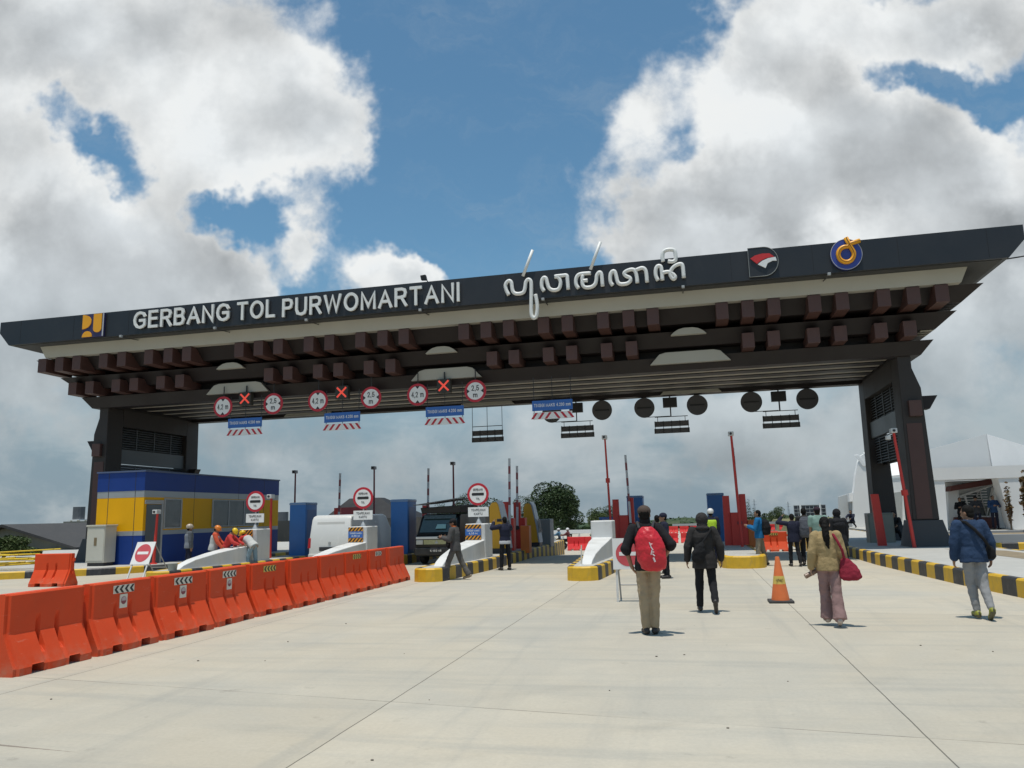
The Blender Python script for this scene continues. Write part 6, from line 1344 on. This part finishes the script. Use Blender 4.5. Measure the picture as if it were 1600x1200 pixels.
person('worker with yellow hard hat and red shirt stooping over the prow wall', w_at(353, 24.4), radians(-80), 1.58, lean=28, head=(0,-30), legs=((18,4,30,0),(10,4,24,0)), arms=(((-.2,.7,-.7),(.2,.8,-.4)),((.3,.6,-.7),(-.1,.85,-.35))), top=C_rs, hem=-.1, ease=.026, bottom=C_jean, fit=.008, shoes=M_shoe, hair='helmet', gear=hm('yellow', (.72,.47,.01)), vox=.012, group='workers in hard hats')
person('worker with yellow hard hat and white vest lying bent across the prow wall', w_at(396, 24.9), radians(78), 1.64, lean=52, head=(0,24), legs=((14,5,10,0),(-2,5,6,0)), arms=(((-.3,.6,-.7),(.1,.7,-.6)),((.3,.7,-.6),(-.1,.8,-.5))), top=C_rs, hem=-.08, ease=.026, bottom=cloth('pale_jeans', (.24,.33,.38)), fit=.010, shoes=M_shoe, hair='helmet', gear=hm('yellow', (.72,.47,.01)), vest=cloth('vest_white', (.50,.51,.49)), vox=.012, group='workers in hard hats')
# 11 man in bright blue jacket
q = gnd(1190, 884); P = person('man in bright blue jacket and khaki trousers facing left beside the short island', (q.x, q.y, 0), radians(74), 1.66,
    legs=((6,3,6,0),(-8,3,4,0)), arms=(((-.2,.25,-.93),(.2,.85,.35)),((.2,.35,-.9),(-.3,.88,.3))), head=(6,-4), top=cloth('bright_blue', (.015,.13,.30)), hem=-.10, ease=.030, bottom=cloth('stone_trousers', (.235,.205,.155)), fit=.014, shoes=M_shoe, hair='short')
t, fin = held(P, 'backpack', 'black backpack on the man in bright blue', 'backpack', (0,-.22,1.2)); fin(MB().loft([((0,-.2,.92),.10,.07),((0,-.22,.97),.15,.12),((0,-.23,1.15),.16,.14),((0,-.21,1.33),.13,.10),((0,-.19,1.40),.07,.05)], 22), 'bag_body', C_sling, None, .011, 3, .02, .07)
# 12 the group under the canopy
q = gnd(1246, 885); person('person in dark clothes with one arm raised to the head, left of the group', (q.x-.05, q.y, 0), .15, 1.52, legs=((6,3,8,0),(-8,3,10,-10)), arms=(((-.75,.15,.10),(.62,.25,.72)),((.2,0,-1),(.05,.2,-1))), head=(0,-8), top=C_nav, hem=-.16, ease=.028, bottom=C_blk, fit=.006, shoes=M_shoe, hair='short', vox=.012, group='people walking under the canopy')
q = gnd(1256, 884); P = person('man with short hair in black carrying a large grey backpack under the canopy', (q.x+.12, q.y, 0), .0, 1.68, legs=((-6,3,14,-12),(8,3,8,0)), head=(0,-2), top=C_dg, hem=-.1, ease=.028, bottom=C_blk, fit=.010, shoes=M_shoe, hair='short', vox=.012, group='people walking under the canopy')
t, fin = held(P, 'backpack', 'large grey backpack on the man under the canopy', 'backpack', (0,-.22,1.15)); fin(MB().loft([((0,-.2,.84),.15,.07),((0,-.22,.90),.205,.12),((0,-.23,1.12),.205,.13),((0,-.21,1.36),.17,.10),((0,-.19,1.45),.10,.05)], 24), 'bag_body', cloth('bag_grey', (.085,.090,.105)), None, .011, 3, .024, .08)
q = at(1282, 860, 23.4); person('man in pale green shirt with dark cap half hidden behind the woman in mustard', (q.x, q.y, 0), .05, 1.70, legs=((6,3,8,0),(-6,3,10,-10)), head=(0,-2), top=cloth('mint_shirt', (.20,.30,.26)), sleeve='short', hem=-.1, ease=.036, bottom=C_blk, fit=.010, shoes=M_shoe, hair='cap', gear=cloth('plum', (.035,.02,.03)), vox=.012, group='people walking under the canopy')
q = at(1312, 860, 21.0); person('woman in black headscarf and black top right of the ponytail', (q.x, q.y, 0), .35, 1.64, legs=((6,3,8,0),(-6,3,10,-10)), head=(20,-4), top=C_blk, hem=-.2, ease=.034, flare=.04, bottom=C_blk, fit=.02, shoes=M_shoe, hair='hijab', gear=C_blk, vox=.012, skin=M_skin_l, group='people walking under the canopy')
# 13-14 partly hidden people behind the two men
q = at(1114, 860, 27.0); person('person with white hard hat and bright yellow vest behind the hooded person', (q.x, q.y, 0), .0, 1.72, top=C_nav, hem=-.1, ease=.028, bottom=C_nav, fit=.01, shoes=M_shoe, hair='helmet', gear=hm('white', (.70,.70,.68)), vest=mat('vest_lime', (.45,.66,.03), .6, .06, 4), vox=.012)
q = at(1029, 860, 22.5); person('dark haired person hidden behind the shoulder of the man in black', (q.x, q.y, 0), .3, 1.60, top=cloth('plum_top', (.06,.025,.05)), bottom=C_blk, shoes=M_shoe, hair='short', vox=.013)
q = at(1039, 860, 21.0); person('person in dark cap looking back over the shoulder of the man in black', (q.x, q.y, 0), 1.9, 1.66, top=C_nav, bottom=C_blk, shoes=M_shoe, hair='cap', gear=C_nav, vox=.013)
# 15 people at the porch of the white building, resting people further off
for (x, dy, lb, tp, H_) in ((1504, 1.6, 'person in black standing at the left of the porch window', C_blk, 1.62), (1529, 1.2, 'person in dark cap and grey top in the middle of the porch', cloth('dim_grey', (.05,.05,.055)), 1.66), (1556, 1.0, 'person in blue shirt and dark trousers standing at the right of the porch', cloth('shirt_blue', (.03,.07,.16)), 1.68)):
    q = at(x, 820, GY+dy-.3); person(lb, (q.x, q.y, .375), pi+random.uniform(-.4,.4), H_, arms=(((-.3,.25,-.9),(.5,.75,.1)),((.3,.25,-.9),(-.5,.75,.15))), top=tp, bottom=C_nav if x != 1504 else C_blk, shoes=M_shoe, hair='cap' if x == 1529 else 'short', gear=C_blk, vox=.014, group='people in the porch of the white building')
q = at(1401, 850, 33.4); person('person with black hair crouching between the legs of the right tower', (q.x, q.y, .335), pi-.3, 1.66, legs=((88,10,138,0),(84,10,134,0)), arms=(((-.2,.8,-.5),(.3,.6,-.3)),((.2,.8,-.5),(-.3,.6,-.3))), lean=12, top=C_dg, bottom=C_blk, shoes=M_shoe, hair='short', vox=.014)
q = at(1333, 828, 52.5); person('small dark figure crouching at the foot of the white building far away', (q.x, q.y, .37), 2.6, 1.6, legs=((88,14,138,0),(84,14,134,0)), arms=(((-.2,.8,-.5),(.3,.6,-.3)),((.2,.8,-.5),(-.3,.6,-.3))), lean=14, top=C_nav, bottom=C_blk, shoes=M_shoe, hair='short', vox=.016)
# 16 riders beyond the guard rail
for (x, Y, lb, bl, tp, hc) in ((868, 58.0, 'rider in blue jacket on a motorbike beyond the grey cabinet', 'dark motorbike under the rider in blue', cloth('rider_blue', (.10,.20,.30)), (.6,.6,.6)), (882, 57.0, 'rider in maroon jacket and white helmet on a motorbike', 'dark motorbike under the rider in maroon', cloth('rider_maroon', (.15,.05,.05)), (.7,.7,.7))):
    q = at(x, 835, Y); t = thing('motorbike', bl, 'motorbike', (q.x, Y, gz(Y)), radians(80), 'motorbikes beyond the guard rail')
    for yy in (-.60, .62): w_ = MB().cyl((-.05,yy,.28),(.05,yy,.28),.28,n=22).build('wheel', M_tyre, t); MB().cyl((-.056,yy,.28),(.056,yy,.28),.17,n=18).build('rim', M_rim, w_)
    mb = MB(); mb.cap((0,-.55,.66),(0,.05,.70),.13,.12,12); mb.cap((0,.05,.62),(0,.40,.50),.12,.08,12); mb.cap((0,.36,.5),(0,.44,.98),.08,.07,12); link('motor_body', solid(mb, .018, 3), M_vb, t, smooth='all')
    MB().cyl((-.33,.34,1.02),(.33,.34,1.02),.018,n=8).build('handlebar', M_dark, t); MB().ell((0,.52,.88),(.08,.06,.07)).build('headlight', M_lamp, t)
    R_ = Matrix.Rotation(radians(80), 4, 'Z') @ Vector((0,-.30,0))
    P = person(lb, (q.x+R_.x, Y+R_.y, gz(Y)+.18), radians(80), 1.66, legs=((72,12,86,0),(72,12,86,0)), arms=(((-.25,.75,-.6),(.1,.95,-.1)),((.25,.75,-.6),(-.1,.95,-.1))), lean=4, top=tp, bottom=C_blk, shoes=M_shoe, hair='helmet', gear=hm('r%d' % x, hc), vox=.016)
